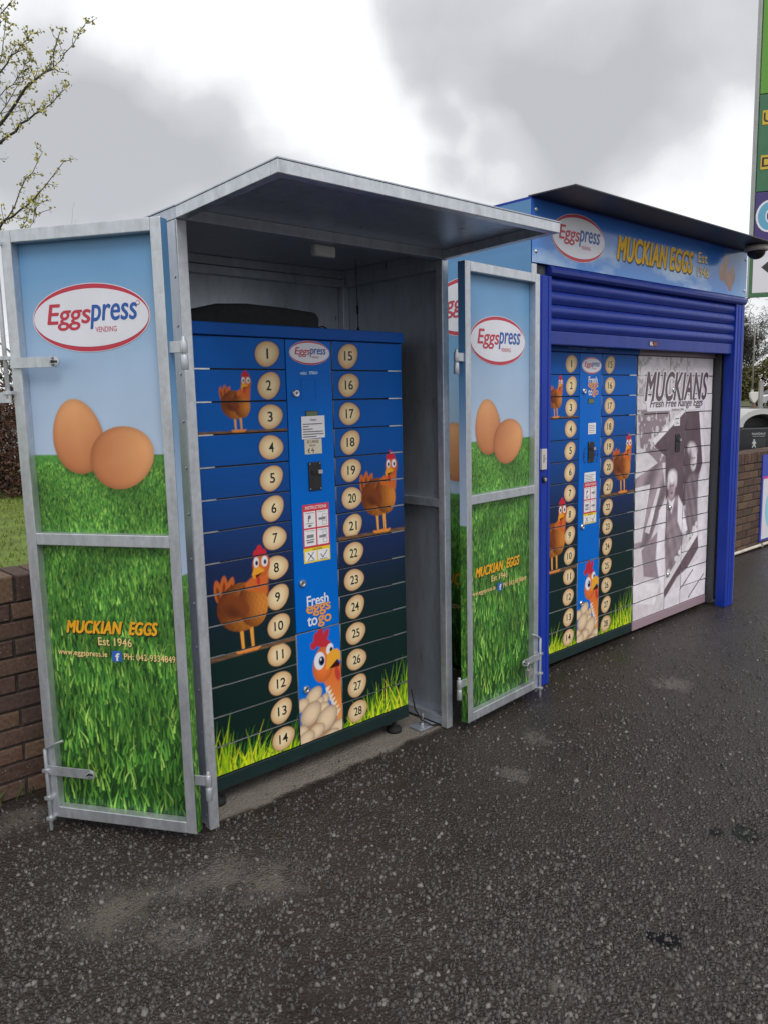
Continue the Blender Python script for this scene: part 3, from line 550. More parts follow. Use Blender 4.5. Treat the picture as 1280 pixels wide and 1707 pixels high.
    # display window and notices
    lz = 1.5545 if variant == 'main' else 1.583
    m = MB(); m.box(o(.526), o(.590), -.002, .0, lz - .0145, lz + .0145, 0); m.quad(o(.529), o(.587), lz - .0125, lz + .0115, -.0024, 1); m.build('display', [DKSTEEL, LCD], up)
    if variant == 'main':
        m = MB(); m.add([(o(.501), y0 - .003, 1.546), (o(.503), y0, 1.452), (o(.624), y0, 1.456), (o(.622), y0 - .003, 1.548)], [(0, 1, 2, 3)], 0)
        put_text(m, 'Notice', o(.562), 1.532, .032, .009, y0 - .0042, 1)
        for k_, (s_, ww) in enumerate((('Attention', .10), ('', .03), ('', .05), ('', .105), ('', .108), ('', .07))):
            m.quad(o(.508), o(.508) + ww, 1.513 - k_ * .0105, 1.516 - k_ * .0105, y0 - .0038 + k_ * .0003, 2)
        m.build('notice', [CREAM, INK, mat('grey_ink', (.12, .12, .13), .6)], up)
        m = MB(); m.quad(o(.515), o(.605), 1.389, 1.452, y0); 
        put_text(m, '20 LARGE', o(.558), 1.441, .062, .012, y0 - .0006, 1); put_text(m, 'EGGS', o(.556), 1.425, .030, .008, y0 - .0006, 1)
        m.stroke([(o(.541), 1.413), (o(.534), 1.408), (o(.534), 1.398), (o(.541), 1.395)], .0028, y0 - .0006, 1); m.stroke([(o(.530), 1.404), (o(.540), 1.405)], .0025, y0 - .0007, 1)
        m.stroke([(o(.556), 1.415), (o(.551), 1.403), (o(.563), 1.404)], .0028, y0 - .0006, 1); m.stroke([(o(.560), 1.409), (o(.558), 1.393)], .0028, y0 - .0007, 1); m.build('price_card', [BEIGE, INK], up)
        m = MB(); m.quad(o(.512), o(.540), 1.716, 1.728, y0); m.quad(o(.551), o(.587), 1.718, 1.731, y0); m.poly([(o(.585), 1.718), (o(.597), 1.722), (o(.597), 1.731), (o(.585), 1.727)], y0 + .0003); m.quad(o(.505), o(.515), 1.719, 1.725, y0 + .0003); m.build('tape_remnant', mat('old_tape', P(120, 150, 190), .5, 0, 120, .5), up)
        m = MB(); m.box(o(.509), o(.512), -.0016, 0, 1.617, 1.700); m.box(o(.5122), o(.584), -.0016, 0, 1.697, 1.700); m.box(o(.5122), o(.584), -.0012, 0, 1.617, 1.6185); m.box(o(.5815), o(.584), -.0012, 0, 1.619, 1.6968); m.build('cover_plate', BLUEPANEL, up)
    else:
        m = MB(); m.quad(o(.530), o(.612), 1.39, 1.455, y0); 
        for k_ in range(5): m.quad(o(.537), o(.537) + .06 + .006 * (k_ % 2), 1.440 - .010 * k_, 1.4425 - .010 * k_, y0 - .0006, 1)
        m.build('notice', [CREAM, mat('grey_ink', (.12, .12, .13), .6)], up)
        m = MB(); hb = mat('blue_marker', P(14, 40, 110), .5); z_ = 1.27
        m.stroke([(o(.512), z_ + .042), (o(.496), z_ + .036), (o(.487), z_ + .01), (o(.486), z_ - .03), (o(.496), z_ - .046), (o(.508), z_ - .04)], .0075, y0, 0); m.stroke([(o(.478), z_ + .006), (o(.505), z_ + .010)], .007, y0 - .0004, 0); m.stroke([(o(.476), z_ - .014), (o(.502), z_ - .010)], .007, y0 - .0004, 0)
        m.stroke([(o(.628), z_ + .040), (o(.607), z_ - .008), (o(.650), z_ - .002)], .0075, y0, 0); m.stroke([(o(.641), z_ + .022), (o(.630), z_ - .048)], .0075, y0 - .0004, 0); m.build('handwritten_price', hb, up)
        m = MB(); m.quad(o(.497), o(.618), 1.108, 1.165, y0)
        for k_ in range(5): m.quad(o(.503), o(.503) + .10 - .012 * (k_ % 3), 1.148 - .009 * k_, 1.1505 - .009 * k_, y0 - .0006, 1)
        m.build('small_notice', [CREAM, mat('grey_ink', (.12, .12, .13), .6)], up)
    # instruction sticker
    q = 0. if variant == 'main' else -.072
    m = MB(); zt_, zb_, zy = 1.178 + q, .928 + q, .992 + q; xl, xr = o(.491), o(.632)
    m.quad(xl, xr, zy, zt_, y0, 0); m.quad(xl, xr, zb_, zy - .0005, y0, 1); put_text(m, 'INSTRUCTIONS', (xl + xr) / 2, zt_ - .014, .112, .014, y0 - .0006, 2, 0, .01)
    for r_ in range(2):
        for c_ in range(2):
            bx = xl + .006 + c_ * .068; bz = zt_ - .030 - r_ * .077; m.quad(bx, bx + .061, bz - .070, bz, y0 - .0006, 2)
            put_text(m, ('1. Insert Coins', '2. Open Door', '3. Take out eggs', '4. Close Door')[r_ * 2 + c_], bx + .030, bz - .006, .048, .0055, y0 - .0012, 3)
            if c_ == 1:
                for t_ in (-.016, -.030, -.046, -.062): m.quad(bx + .030, bx + .052, bz + t_ - .001, bz + t_, y0 - .0012, 3)
                m.quad(bx + .030, bx + .0312, bz - .062, bz - .016, y0 - .0013, 3); m.quad(bx + .0508, bx + .052, bz - .062, bz - .016, y0 - .0013, 3); m.quad(bx + .010, bx + .046, bz - .041, bz - .031, y0 - .0016, 4)
            elif r_ == 0:
                m.disc(bx + .030, bz - .024, .007, .009, y0 - .0012, 4, 12); m.quad(bx + .022, bx + .0255, bz - .044, bz - .020, y0 - .0013, 3); m.quad(bx + .012, bx + .050, bz - .052, bz - .050, y0 - .0012, 3); m.disc(bx + .030, bz - .061, .010, .005, y0 - .0012, 4, 12)
            else:
                m.quad(bx + .012, bx + .048, bz - .036, bz - .022, y0 - .0012, 4); m.quad(bx + .008, bx + .052, bz - .046, bz - .043, y0 - .0012, 3); m.quad(bx + .012, bx + .048, bz - .058, bz - .050, y0 - .0012, 4)
    put_text(m, 'CAUTION', (xl + xr) / 2, zy - .008, .05, .008, y0 - .0006, 3)
    for c_ in range(2):
        bx = xl + .006 + c_ * .068; m.quad(bx, bx + .061, zb_ + .006, zb_ + .050, y0 - .0006, 2)
        if c_ == 0: m.stroke([(bx + .016, zb_ + .014), (bx + .044, zb_ + .044)], .003, y0 - .0013, 3); m.stroke([(bx + .044, zb_ + .014), (bx + .016, zb_ + .044)], .003, y0 - .0016, 3)
        else: m.stroke([(bx + .014, zb_ + .032), (bx + .026, zb_ + .016), (bx + .050, zb_ + .044)], .003, y0 - .0013, 3)
        m.quad(bx + .010, bx + .050, zb_ + .0085, zb_ + .011, y0 - .0012, 4)
    m.build('instruction_sticker', [mat('sticker_red', P(176, 46, 58), .4), YELLOW, CREAM, INK, mat('sketch_grey', (.22, .22, .23), .6)], up)
    return root
def band_shape(x0, x1, z0, z1):
    pts = [(x0, z1), (x0 + .03, z0), (x1 - .05, z0), (x1, z1)]
    return [(a, -.0012, b) for a, b in pts], [(0, 1, 2, 3)]

LOCKER1 = locker((.08, .1221, 0), 'blue egg locker with hens and numbered drawers inside the open galvanised shelter', CV_L, 'main')
LOCKER2 = locker((2.203, .1594, -.0488), 'blue egg locker with a handwritten euro price under the roller shutter', CV_L, 'kiosk', 1.0258)
LOCKER3 = locker((3.292, .1594, -.0488), 'locker covered in a faded black and white farm photograph under the shutter', CV_B, 'mono', 1.0258); LOCKER3.scale = (.976, 1, 1.0258)

# ================================================================== galvanised shelter with open doors
W1, HP, TW = 1.3437, 2.2303, .040; DEPTH = .74; RT_Z = HP + .041
SH = empty('egg_shelter', (0, 0, 0), 0, 'galvanised steel shelter with open printed doors and raised canopy', 'shelter')
for x in (0, W1 - TW):
    for y in (0, DEPTH - TW): MB().box(x, x + TW, y, y + TW, .004, HP - .001).build('post', GALV_R if y == 0 else GALV_D, SH, .003)
def rivets(parent, pts, axis):
    for p in pts:
        def rv():
            m = MB(); n = 10; vs = [(0, 0, .0032)] + [(r * math.cos(2 * math.pi * j / n), r * math.sin(2 * math.pi * j / n), z) for r, z in ((.004, .0024), (.0058, 0)) for j in range(n)]
            fs = [(0, 1 + j, 1 + (j + 1) % n) for j in range(n)] + [(1 + j, 1 + n + j, 1 + n + (j + 1) % n, 1 + (j + 1) % n) for j in range(n)]
            m.add(vs, fs, 0, True); return m.mesh('rivet', STEEL)
        o = child('rivet', shared('rivet', rv), parent, p)
        o.rotation_euler = {'-x': (0, -math.pi / 2, 0), '-y': (math.pi / 2, 0, 0)}[axis]
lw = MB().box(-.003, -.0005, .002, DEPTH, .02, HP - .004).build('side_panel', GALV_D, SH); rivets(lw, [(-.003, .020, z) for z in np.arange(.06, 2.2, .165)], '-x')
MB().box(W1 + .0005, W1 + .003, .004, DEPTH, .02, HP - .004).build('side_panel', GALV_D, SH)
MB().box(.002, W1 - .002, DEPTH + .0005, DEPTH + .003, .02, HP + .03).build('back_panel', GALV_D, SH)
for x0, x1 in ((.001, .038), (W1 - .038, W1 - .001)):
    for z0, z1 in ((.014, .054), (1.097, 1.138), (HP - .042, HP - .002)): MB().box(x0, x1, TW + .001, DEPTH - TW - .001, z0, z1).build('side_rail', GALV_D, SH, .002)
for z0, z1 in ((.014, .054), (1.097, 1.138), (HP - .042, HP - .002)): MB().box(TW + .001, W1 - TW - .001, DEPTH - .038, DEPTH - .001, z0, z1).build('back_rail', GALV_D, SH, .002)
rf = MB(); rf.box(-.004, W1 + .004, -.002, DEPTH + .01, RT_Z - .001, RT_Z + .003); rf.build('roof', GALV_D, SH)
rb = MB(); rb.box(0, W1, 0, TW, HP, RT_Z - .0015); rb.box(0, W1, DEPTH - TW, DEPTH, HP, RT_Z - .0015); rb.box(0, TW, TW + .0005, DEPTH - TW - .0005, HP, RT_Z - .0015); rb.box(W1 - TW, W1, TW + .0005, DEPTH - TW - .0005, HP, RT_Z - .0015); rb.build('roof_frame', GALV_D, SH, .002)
# canopy flap: tray with down-turned lips, tipped up slightly at the front
YF, ZF = -.6049, 2.2453
cv_ = MB(); cb = .041
def cz(y): return HP + (ZF - HP) * (y / YF)
def slab(m, x0, x1, ya, yb, za, zb, mi=0):      # box sheared to the flap's slope
    vs = [(x, y, cz(y) + z) for x in (x0, x1) for y in (ya, yb) for z in (za, zb)]
    m.add(vs, [(0, 1, 3, 2), (4, 6, 7, 5), (0, 4, 5, 1), (2, 3, 7, 6), (0, 2, 6, 4), (1, 5, 7, 3)], mi)
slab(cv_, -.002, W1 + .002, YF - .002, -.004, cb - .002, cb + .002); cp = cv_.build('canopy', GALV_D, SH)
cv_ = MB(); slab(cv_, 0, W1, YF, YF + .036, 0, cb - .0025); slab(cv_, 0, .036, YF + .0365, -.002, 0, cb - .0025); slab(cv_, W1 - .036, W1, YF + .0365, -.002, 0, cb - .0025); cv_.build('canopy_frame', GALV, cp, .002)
lp = MB(); lp.box(.628, .735, .048, .082, HP - .048, HP - .001); lp.build('ceiling_lamp', mat('lamp_cover', (.5, .5, .5), .4), SH, .008)
an = MB(); an.box(1.19, 1.30, .07, .15, .003, .011); an.tube([(1.245, .11, .01), (1.245, .11, .07)], .006, 8, 1); an.lathe([(0.0001, .024), (.015, .024), (.016, .012)], 6, 1, (1.245, .11, 0)); an.build('anchor_plate', [GALV_D, STEEL], SH, .001)
cab = MB(); cab.tube([(1.20, .14, .20), (1.205, .12, .10), (1.225, .10, .045), (1.27, .07, .012), (1.33, .05, .012)], .004, 6); cab.build('cable', RUBBER, SH)

DW, DZ0, DH, DT = .6188, .0532, 2.1607, .040
CV_D = poster(0, .62, .04, 2.24, .0014)
def bolt_arm(m, x0, x1, z, tip):                # flat hasp arm with slotted end
    m.box(min(x0, x1), max(x0, x1), -.012, -.006, z - .018, z + .018, 0)
    m.lathe([(0.0001, .0), (.018, .0), (.018, .006), (0.0001, .006)], 14, 0, (0, 0, 0)); m.v[-56:] = [(tip + q[0], -.012 + q[2], z + q[1]) for q in m.v[-56:]]
    m.box(tip - .014, tip + .012, -.0128, -.0118, z - .004, z + .004, 1); m.tube([(tip - .008, -.012, z + .006), (tip - .008, -.026, z + .006), (tip - .008, -.026, z - .008), (tip - .008, -.012, z - .008)], .003, 6, 0)
def shelter_door(name_hinge, origin, rz, dz):
    """hinge: 'r' = hinge on the viewer's right. local x runs left to right as seen from the front, y inwards"""
    fr = MB(); z0, z1 = DZ0, DZ0 + DH; st = .041
    fr.box(0, st, 0, DT - .003, z0, z1); fr.box(DW - st, DW, 0, DT - .003, z0, z1)
    fr.box(st + .0003, DW - st - .0003, 0, DT - .003, z1 - .044, z1); fr.box(st + .0003, DW - st - .0003, 0, DT - .003, z0, z0 + .044); fr.box(st + .0003, DW - st - .0003, 0, DT - .003, 1.112, 1.156)
    d = fr.build('door', GALV, SH, .003, origin, rz)
    child('printed_panel', shared(('panel', dz), lambda: grid_mesh('printed_panel', CV_D, .004, DW - .004, z0 + .004, z1 - .004, .003, DT - .0025, 0, (PRINT,), dz=-dz)), d)
    MB().box(.0, DW, DT - .0022, DT, z0, z1).build('outer_skin', mat('skin_blue', P(110, 142, 172), .4, 0, 5, .1), d)
    # printed skin folded round the hinge edge
    s = 1 if name_hinge == 'r' else -1; xe = DW + .0012 if s > 0 else -.0012
    me = shared('wrap', lambda: grid_mesh('edge_print', CV_D, .02, .059, z0 + .003, z1 - .003, .004, 0, 0, (PRINT,), dz=.42, origin=(.0395, 0)))
    e_ = child('edge_print', me, d, (xe, DT / 2, 0)); e_.rotation_euler = (0, 0, math.pi / 2 * s)
    y = DT - .0038; m = MB(); logo(m, .309, 1.909 + dz, .228, .114, y, (0, 1, 2)); m.build('logo', [RED, WHITE, NAVY], d)
    zz = .803 + dz
    for nm_, cx_, dz_, ww_, hh_, wt_, sh_ in (('MUCKIAN', .229, 0, .232, .047, .0028, .30), ('EGGS', .432, .004, .116, .047, .0028, .30), ('Est 1946', .312, -.052, .138, .030, .0008, 0), ('www.eggspress.ie', .172, -.105, .208, .026, .0007, 0), ('PH: 042-9334849', .450, -.104, .208, .024, .0007, 0)):
        m = MB(); big_ = sh_ > 0; bold_text(m, nm_, cx_ + (.003 if big_ else .0012), zz + dz_ - (.004 if big_ else .0015), ww_, hh_, y, 1, sh_, wt_, 1.06, .02 if big_ else 0); bold_text(m, nm_, cx_, zz + dz_, ww_, hh_, y - .0008, 0, sh_, wt_, 1.06, .02 if big_ else 0)
        m.build('lettering', [GOLD if big_ else GOLD2, SHADOWINK], d)
    m = MB(); m.box(.296, .336, y - .0006, y + .0004, zz - .126, zz - .086, 0); put_text(m, 'f', .319, zz - .108, .018, .030, y - .0014, 1, 0, .03); m.build('social_badge', [mat('badge_blue', P(40, 82, 150), .4), WHITE], d, .0)
    hx = DW + .012 if s > 0 else -.012                                # hinge straps and pins
    for z in (1.795, .262) if s > 0 else (1.79, .262):
        m = MB(); sx = (DW - .002, DW + .052) if s > 0 else (-.052, .002)
        m.box(sx[0], sx[1], .006, .012, z - .019, z + .019); m.tube([(sx[1] if s > 0 else sx[0], .012, z - .021), (sx[1] if s > 0 else sx[0], .012, z + .021)], .012, 12); m.tube([(sx[1] if s > 0 else sx[0], .012, z - .05), (sx[1] if s > 0 else sx[0], .012, z + .034)], .007, 10)
        m.tube([(sx[1] if s > 0 else sx[0], .012, z - .026), (sx[1] if s > 0 else sx[0], .012, z - .075)], .0125, 12)
        m.build('hinge', GALV, d, .0015)
    fx = .008 if s > 0 else DW + .004                              # bolts on the free edge
    m = MB(); m.tube([(fx, -.010, .004), (fx, -.010, .33)], .0072, 10); m.tube([(fx, -.010, .33), (fx + s * .03, -.012, .348), (fx + s * .085, -.014, .372)], .005, 8)
    for z in (.052, .135, .245): m.box(fx - .013, fx + .016, -.020, .004, z - .006, z + .006)
    bolt_arm(m, fx, fx + s * .19 if s > 0 else fx - .150, .247 if s > 0 else .232, fx + s * .19 if s > 0 else fx - .150); m.build('drop_bolt', [GALV, DKSTEEL], d, .0012)
    if s > 0:
        m = MB(); fx = -.013; m.tube([(fx - .004, -.006, 1.64), (fx - .004, -.006, 2.205)], .0078, 10)
        for z in (1.66, 1.78, 2.17): m.box(fx - .016, fx + .020, -.018, .004, z - .006, z + .006)
        bolt_arm(m, fx + .02, fx + .20, 1.762, fx + .20); m.box(fx - .16, fx + .010, -.012, -.006, 1.625, 1.662, 0); m.build('top_bolt', [GALV, DKSTEEL], d, .0012)
    for k in range(3): pass
    return d
aL = math.radians(56.70); aR = math.radians(4.49)
HL = np.array([-.0899, -.0651]); HR = np.array([W1 - .0054, -.1069])
DL = shelter_door('r', (HL[0] - math.cos(aL) * DW, HL[1] + math.sin(aL) * DW, 0), -aL, 0.)
DR = shelter_door('l', (HR[0], HR[1], 0), aR, -.033)
DL['label'] = 'door swung far back beside the brick wall'; DR['label'] = 'door standing beside the blue kiosk'
# padlock on the right door's hasp
pm = Matrix.Translation((HR[0], HR[1], 0)) @ Matrix.Rotation(aR, 4, 'Z'); pl = pm @ Vector((.486, -.028, .178))
pk = empty('padlock', tuple(pl), aR, 'small grey laminated padlock hanging from the hasp on the door by the kiosk', 'padlock')
m = MB()
for k in range(5): m.box(-.0205 + .001 * (k % 2), .0205 - .001 * (k % 2), -.011, .011, -.020 + k * .0085, -.0122 + k * .0085)
m.build('body', mat('padlock_steel', (.42, .41, .39), .4, .6, 60, .2), pk, .001)
m = MB(); m.tube([(-.013, 0, .020)] + [(.013 * math.cos(t), 0, .042 + .014 * math.sin(t)) for t in np.linspace(math.pi, 0, 9)] + [(.013, 0, .020)], .0034, 8); m.build('shackle', STEEL, pk)
# things on top of the first locker
bx = empty('equipment_case', (0, 0, 1.9075), 0, 'black soft equipment case lying on top of the blue locker', 'case')
m = MB(); prof = [(.16, 0), (.80, 0), (.805, .055), (.79, .082), (.62, .094), (.44, .099), (.30, .090), (.18, .060)]
vs = [(x, y, z) for y in (.26, .50) for x, z in prof]; n = len(prof); m.add(vs, [tuple(range(n)), tuple(range(2 * n - 1, n - 1, -1))] + [(i, i + n, (i + 1) % n + n, (i + 1) % n) for i in range(n)])
m.build('body', mat('case_fabric', (.016, .017, .02), .75, 0, 40, .3, bump=.3, bscale=120), bx, .012)
m = MB(); m.tube([(.802, .30, .02), (.86, .31, .03), (.93, .33, .012), (.99, .36, .004)], .0035, 6); m.build('lead', RUBBER, bx)
an_ = empty('whip_antenna', (1.1437, .40, 1.9075), 0, 'thin black whip antenna standing on top of the locker', 'antenna')
m = MB(); m.lathe([(0.0001, .0), (.016, 0), (.014, .012), (.006, .04), (.003, .05)], 14); m.build('magnet_base', BLACK, an_)
m = MB(); m.tube([(0, 0, .05), (-.001, 0, .11)], .0022, 6); m.tube([(-.001, 0, .11), (-.0015, 0, .15)], .0055, 8); m.tube([(-.0015, 0, .15), (-.004, .002, .36)], .0016, 6); m.build('whip', BLACK, an_)

# ================================================================== blue kiosk with roller shutter
KX, KY, KW, KS1, KS0 = 1.9867, .0226, 2.5357, 2.5989, 2.2883
KD = .78 - KY
K = empty('shutter_kiosk', (KX, KY, 0), 0, 'blue steel kiosk with roller shutter half raised and printed fascia', 'kiosk')
k_ = 1.28
CV_K = poster(0, KD, .0, 2.60, .003, k=k_, ox=-.06, oz=.16, zh=1.06, seed=9)
CV_K.img[CV_K.Z > 2.36] = (CV_K.img * .92 + A(36, 62, 140) * .08)[CV_K.Z > 2.36]
sp_ = child('side_panel', grid_mesh('side_panel', CV_K, 0, KD, .02, KS1 - .003, .005, 0, 0, (PRINT,)), K, (-.0005, KD, 0)); sp_.rotation_euler = (0, 0, -math.pi / 2)
m = MB(); logo(m, .33, 2.113, .30, .16, -.0012, (0, 1, 2)); m.build('logo', [RED, WHITE, NAVY], sp_)
m = MB(); put_text(m, 'MUCKIAN EGGS', .36, .553, .52, .075, -.0012, 0, .3, .02, 1.08); put_text(m, 'Est 1946', .36, .47, .2, .04, -.0012, 1, 0, .004); put_text(m, 'www.eggspress.ie', .21, .388, .30, .036, -.0012, 1); put_text(m, 'PH: 042-9334849', .59, .388, .28, .036, -.0012, 1); m.build('lettering', [GOLD, GOLD2], sp_)
MB().box(0, .03, .001, KD, .02, KS1 - .004).build('side_wall', KBLUE, K)
MB().box(KW - .03, KW, .001, KD, .02, KS1 - .004).build('side_wall', mat('kiosk_grey_side', (.34, .37, .36), .45, .2, 6, .1), K)
MB().box(.0305, KW - .0305, KD - .02, KD, .02, KS1 - .004).build('back_wall', KBLUE, K)
MB().box(0, KW, .001, KD, KS1 - .003, KS1 + .010).build('roof', KBLUE, K)
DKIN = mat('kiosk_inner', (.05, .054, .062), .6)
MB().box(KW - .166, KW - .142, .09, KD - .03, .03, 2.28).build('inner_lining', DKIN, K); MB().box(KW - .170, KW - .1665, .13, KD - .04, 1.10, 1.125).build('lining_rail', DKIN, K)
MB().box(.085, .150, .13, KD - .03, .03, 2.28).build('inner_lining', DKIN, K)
# fascia
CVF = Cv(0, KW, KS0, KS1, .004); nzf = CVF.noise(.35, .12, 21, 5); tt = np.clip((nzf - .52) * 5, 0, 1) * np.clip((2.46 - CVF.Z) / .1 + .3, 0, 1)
CVF.img[:] = ramp(CVF.Z + 0 * CVF.X, [(KS0, (52, 110, 176)), (2.43, (46, 104, 172)), (KS1, (36, 84, 160))]); CVF.img = CVF.img * (1 - tt[..., None] * .65) + A(168, 190, 212) * tt[..., None] * .65  # visor and sky reflections painted into the colour: darker top, pale patches below
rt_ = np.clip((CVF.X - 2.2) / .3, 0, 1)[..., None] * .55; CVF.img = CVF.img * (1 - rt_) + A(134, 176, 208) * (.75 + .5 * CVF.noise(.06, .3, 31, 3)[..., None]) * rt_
for x, z in ((2.195, 2.492), (2.140, 2.43), (2.300, 2.425), (2.215, 2.41), (2.265, 2.375)): CVF.ell(x, z, .062, .041, lambda q, a, b: egg_brown(q, a, b) * .45, math.radians(92), .1)
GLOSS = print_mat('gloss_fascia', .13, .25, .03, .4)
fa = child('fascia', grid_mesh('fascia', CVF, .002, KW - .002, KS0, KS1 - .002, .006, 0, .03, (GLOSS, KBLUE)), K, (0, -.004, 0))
m = MB(); logo(m, 2.4035 - KX, 2.450, .248, .122, -.0012, (0, 1, 2)); m.build('logo', [RED, WHITE, NAVY], fa)
for nm_, cx_, cz_, ww_, hh_, wt_, sh_ in (('MUCKIAN', 3.075, 2.449, .575, .134, .0065, .26), ('EGGS', 3.545, 2.449, .300, .134, .0065, .26), ('Est', 3.835, 2.495, .125, .064, .0025, 0), ('1946', 3.845, 2.405, .165, .064, .0025, 0)):
    m = MB(); k2 = 1. if sh_ else .5; bold_text(m, nm_, cx_ - KX + .007 * k2, cz_ - .008 * k2, ww_, hh_, -.0012, 1, sh_, wt_ * 1.2, 1.08); bold_text(m, nm_, cx_ - KX, cz_, ww_, hh_, -.002, 0, sh_, wt_, 1.08); m.build('lettering', [mat('fascia_gold', (.84, .50, .03), .5, 0, 30, .1, spec=.2) if sh_ else mat('fascia_pale_gold', (.80, .62, .30), .5, spec=.2), SHADOWINK], fa)
for x, z in ((.035, KS1 - .05), (.035, KS0 + .055), (KW - .03, KS0 + .045), (KW - .03, KS1 - .05)):
    def bh():
        m = MB(); n = 12; vs = [(0, -.008, 0)] + [(r * math.cos(2 * math.pi * j / n), y, r * math.sin(2 * math.pi * j / n)) for r, y in ((.008, -.0065), (.011, 0)) for j in range(n)]
        m.add(vs, [(0, 1 + (j + 1) % n, 1 + j) for j in range(n)] + [(1 + j, 1 + (j + 1) % n, 1 + n + (j + 1) % n, 1 + n + j) for j in range(n)], 0, True); return m.mesh('bolt_head', STEEL)
    child('bolt_head', shared('bolth', bh), fa, (x, 0, z))
# visor
vz = KS1 + .011; yv = -.2409 - KY; m = MB()
vs = [(x, y, z) for x in (0.0, KW - .02) for y, z in ((.02, vz), (yv, 2.606), (yv, 2.612), (.02, vz + .006))]
m.add(vs, [(0, 1, 2, 3), (7, 6, 5, 4), (0, 4, 5, 1), (1, 5, 6, 2), (2, 6, 7, 3), (3, 7, 4, 0)]); m.build('visor', mat('visor_grey', (.045, .046, .048), .45, .1, 5, .12), K)
# shutter hood, guides, slats, bottom bar
m = MB(); prof = [(.0, KS0 - .002), (-.012, KS0 - .008), (-.020, KS0 - .022), (-.018, KS0 - .040), (-.006, KS0 - .053), (.02, KS0 - .055), (.05, KS0 - .055), (.05, KS0 - .002)]
n = len(prof); x0, x1 = .155, KW - .003; vs = [(x, y, z) for x in (x0, x1) for y, z in prof]; m.add(vs, [tuple(range(n)), tuple(range(2 * n - 1, n - 1, -1))] + [(i, i + n, (i + 1) % n + n, (i + 1) % n) for i in range(n)]); m.build('shutter_hood', KBLUE2, K, .003)
m = MB(); m.box(.075, .178, 0, .075, .003, KS0 - .056); m.box(.092, .100, -.003, 0, .003, KS0 - .06); m.box(.150, .158, -.003, 0, .003, KS0 - .06); m.box(.0, .0745, .006, .07, .003, KS0 - .08, 0); m.build('shutter_guide', KBLUE, K, .003)
m = MB(); m.box(KW - .138, KW - .004, 0, .075, .003, KS0 - .056); m.box(KW - .10, KW - .092, -.003, 0, .003, KS0 - .06); m.box(KW - .05, KW - .042, -.003, 0, .003, KS0 - .06); m.build('shutter_guide', KBLUE, K, .003)
m = MB(); m.box(.004, .05, .0, .05, KS0 - .079, KS0 - .004, 0); m.box(.06, .15, .02, .07, KS0 - .075, KS0 - .004, 1); m.tube([(.105, .012, KS0 - .045), (.105, .03, KS0 - .045)], .026, 14, 1); m.build('shutter_bracket', [GALV, DKIN], K, .003)
sx0, sx1 = .180, KW - .140; YS = .022
def slat():
    m = MB(); N_ = 9; h = .0695; pf = [(YS - .015 * math.sin(math.pi * t) ** .8, -h + .006 + (h - .010) * t) for t in np.linspace(0, 1, N_)] + [(YS + .004, -.003), (YS + .004, 0), (YS + .008, 0), (YS + .008, -h + .003), (YS + .001, -h + .001)]
    n = len(pf); vs = [(x, y, z) for x in (sx0, sx1) for y, z in pf]; m.add(vs, [(i, (i + 1) % n, (i + 1) % n + n, i + n) for i in range(n)], 0, True); m.add(vs, [tuple(range(n))[::-1], tuple(range(n, 2 * n))], 0); return m.mesh('slat', KBLUE2)
sh_ = MB().box(sx0, sx1, YS - .004, YS + .018, 1.884, 1.955).build('shutter', KBLUE2, K, .004)
for i in range(5): child('slat', shared('slat', slat), sh_, (0, 0, 1.955 + .0695 * (i + 1)))
m = MB(); m.box(.92 + .30, .92 + .40, YS - .0055, YS - .0045, 1.905, 1.938, 0); put_text(m, 'BL', 1.252, 1.9215, .040, .022, YS - .0062, 1, 0, .02); m.quad(1.278, 1.315, 1.910, 1.932, YS - .0062, 2); m.build('maker_badge', [INK, WHITE, mat('badge_red', P(120, 40, 36), .4)], sh_)
m = MB(); m.box(.083, .128, -.014, -.0002, 1.22, 1.33, 0); m.box(.098, .104, -.0150, -.0135, 1.255, 1.30, 1); m.box(.112, .117, -.0150, -.0135, 1.275, 1.281, 1); m.build('key_switch', [mat('switch_grey', P(168, 164, 160), .45), INK], K, .003)
m = MB(); m.tube([(.118, -.012, 1.165), (.118, .002, 1.165)], .018, 16, 0); m.tube([(.118, -.016, 1.165), (.118, -.010, 1.165)], .010, 14, 1); m.build('guide_lock', [INK, STEEL], K)
# strip text over the lockers
m = MB(); put_text(m, 'Online too   f  /eggspress', .51, 1.8805, .42, .012, -.014, 0); m.build('strip_lettering', mat('dim_white', P(150, 160, 180), .5), LOCKER2); 
# dome camera under the visor
dcam = empty('dome_camera', (4.30, -.135, 2.598), 0, 'small dome security camera hanging under the dark visor', 'security camera')
m = MB(); m.lathe([(.0001, .008), (.060, .008), (.078, -.004), (.080, -.026), (.070, -.034), (.0001, -.034)], 28); m.build('housing', mat('camera_grey', P(150, 146, 138), .45), dcam)
m = MB(); m.lathe([(.062, -.0345)] + [(.060 * math.cos(t), -.035 - .052 * math.sin(t)) for t in np.linspace(0, math.pi / 2 - .02, 10)], 28); m.build('dome', mat('dome_black', (.008, .008, .009), .08), dcam)

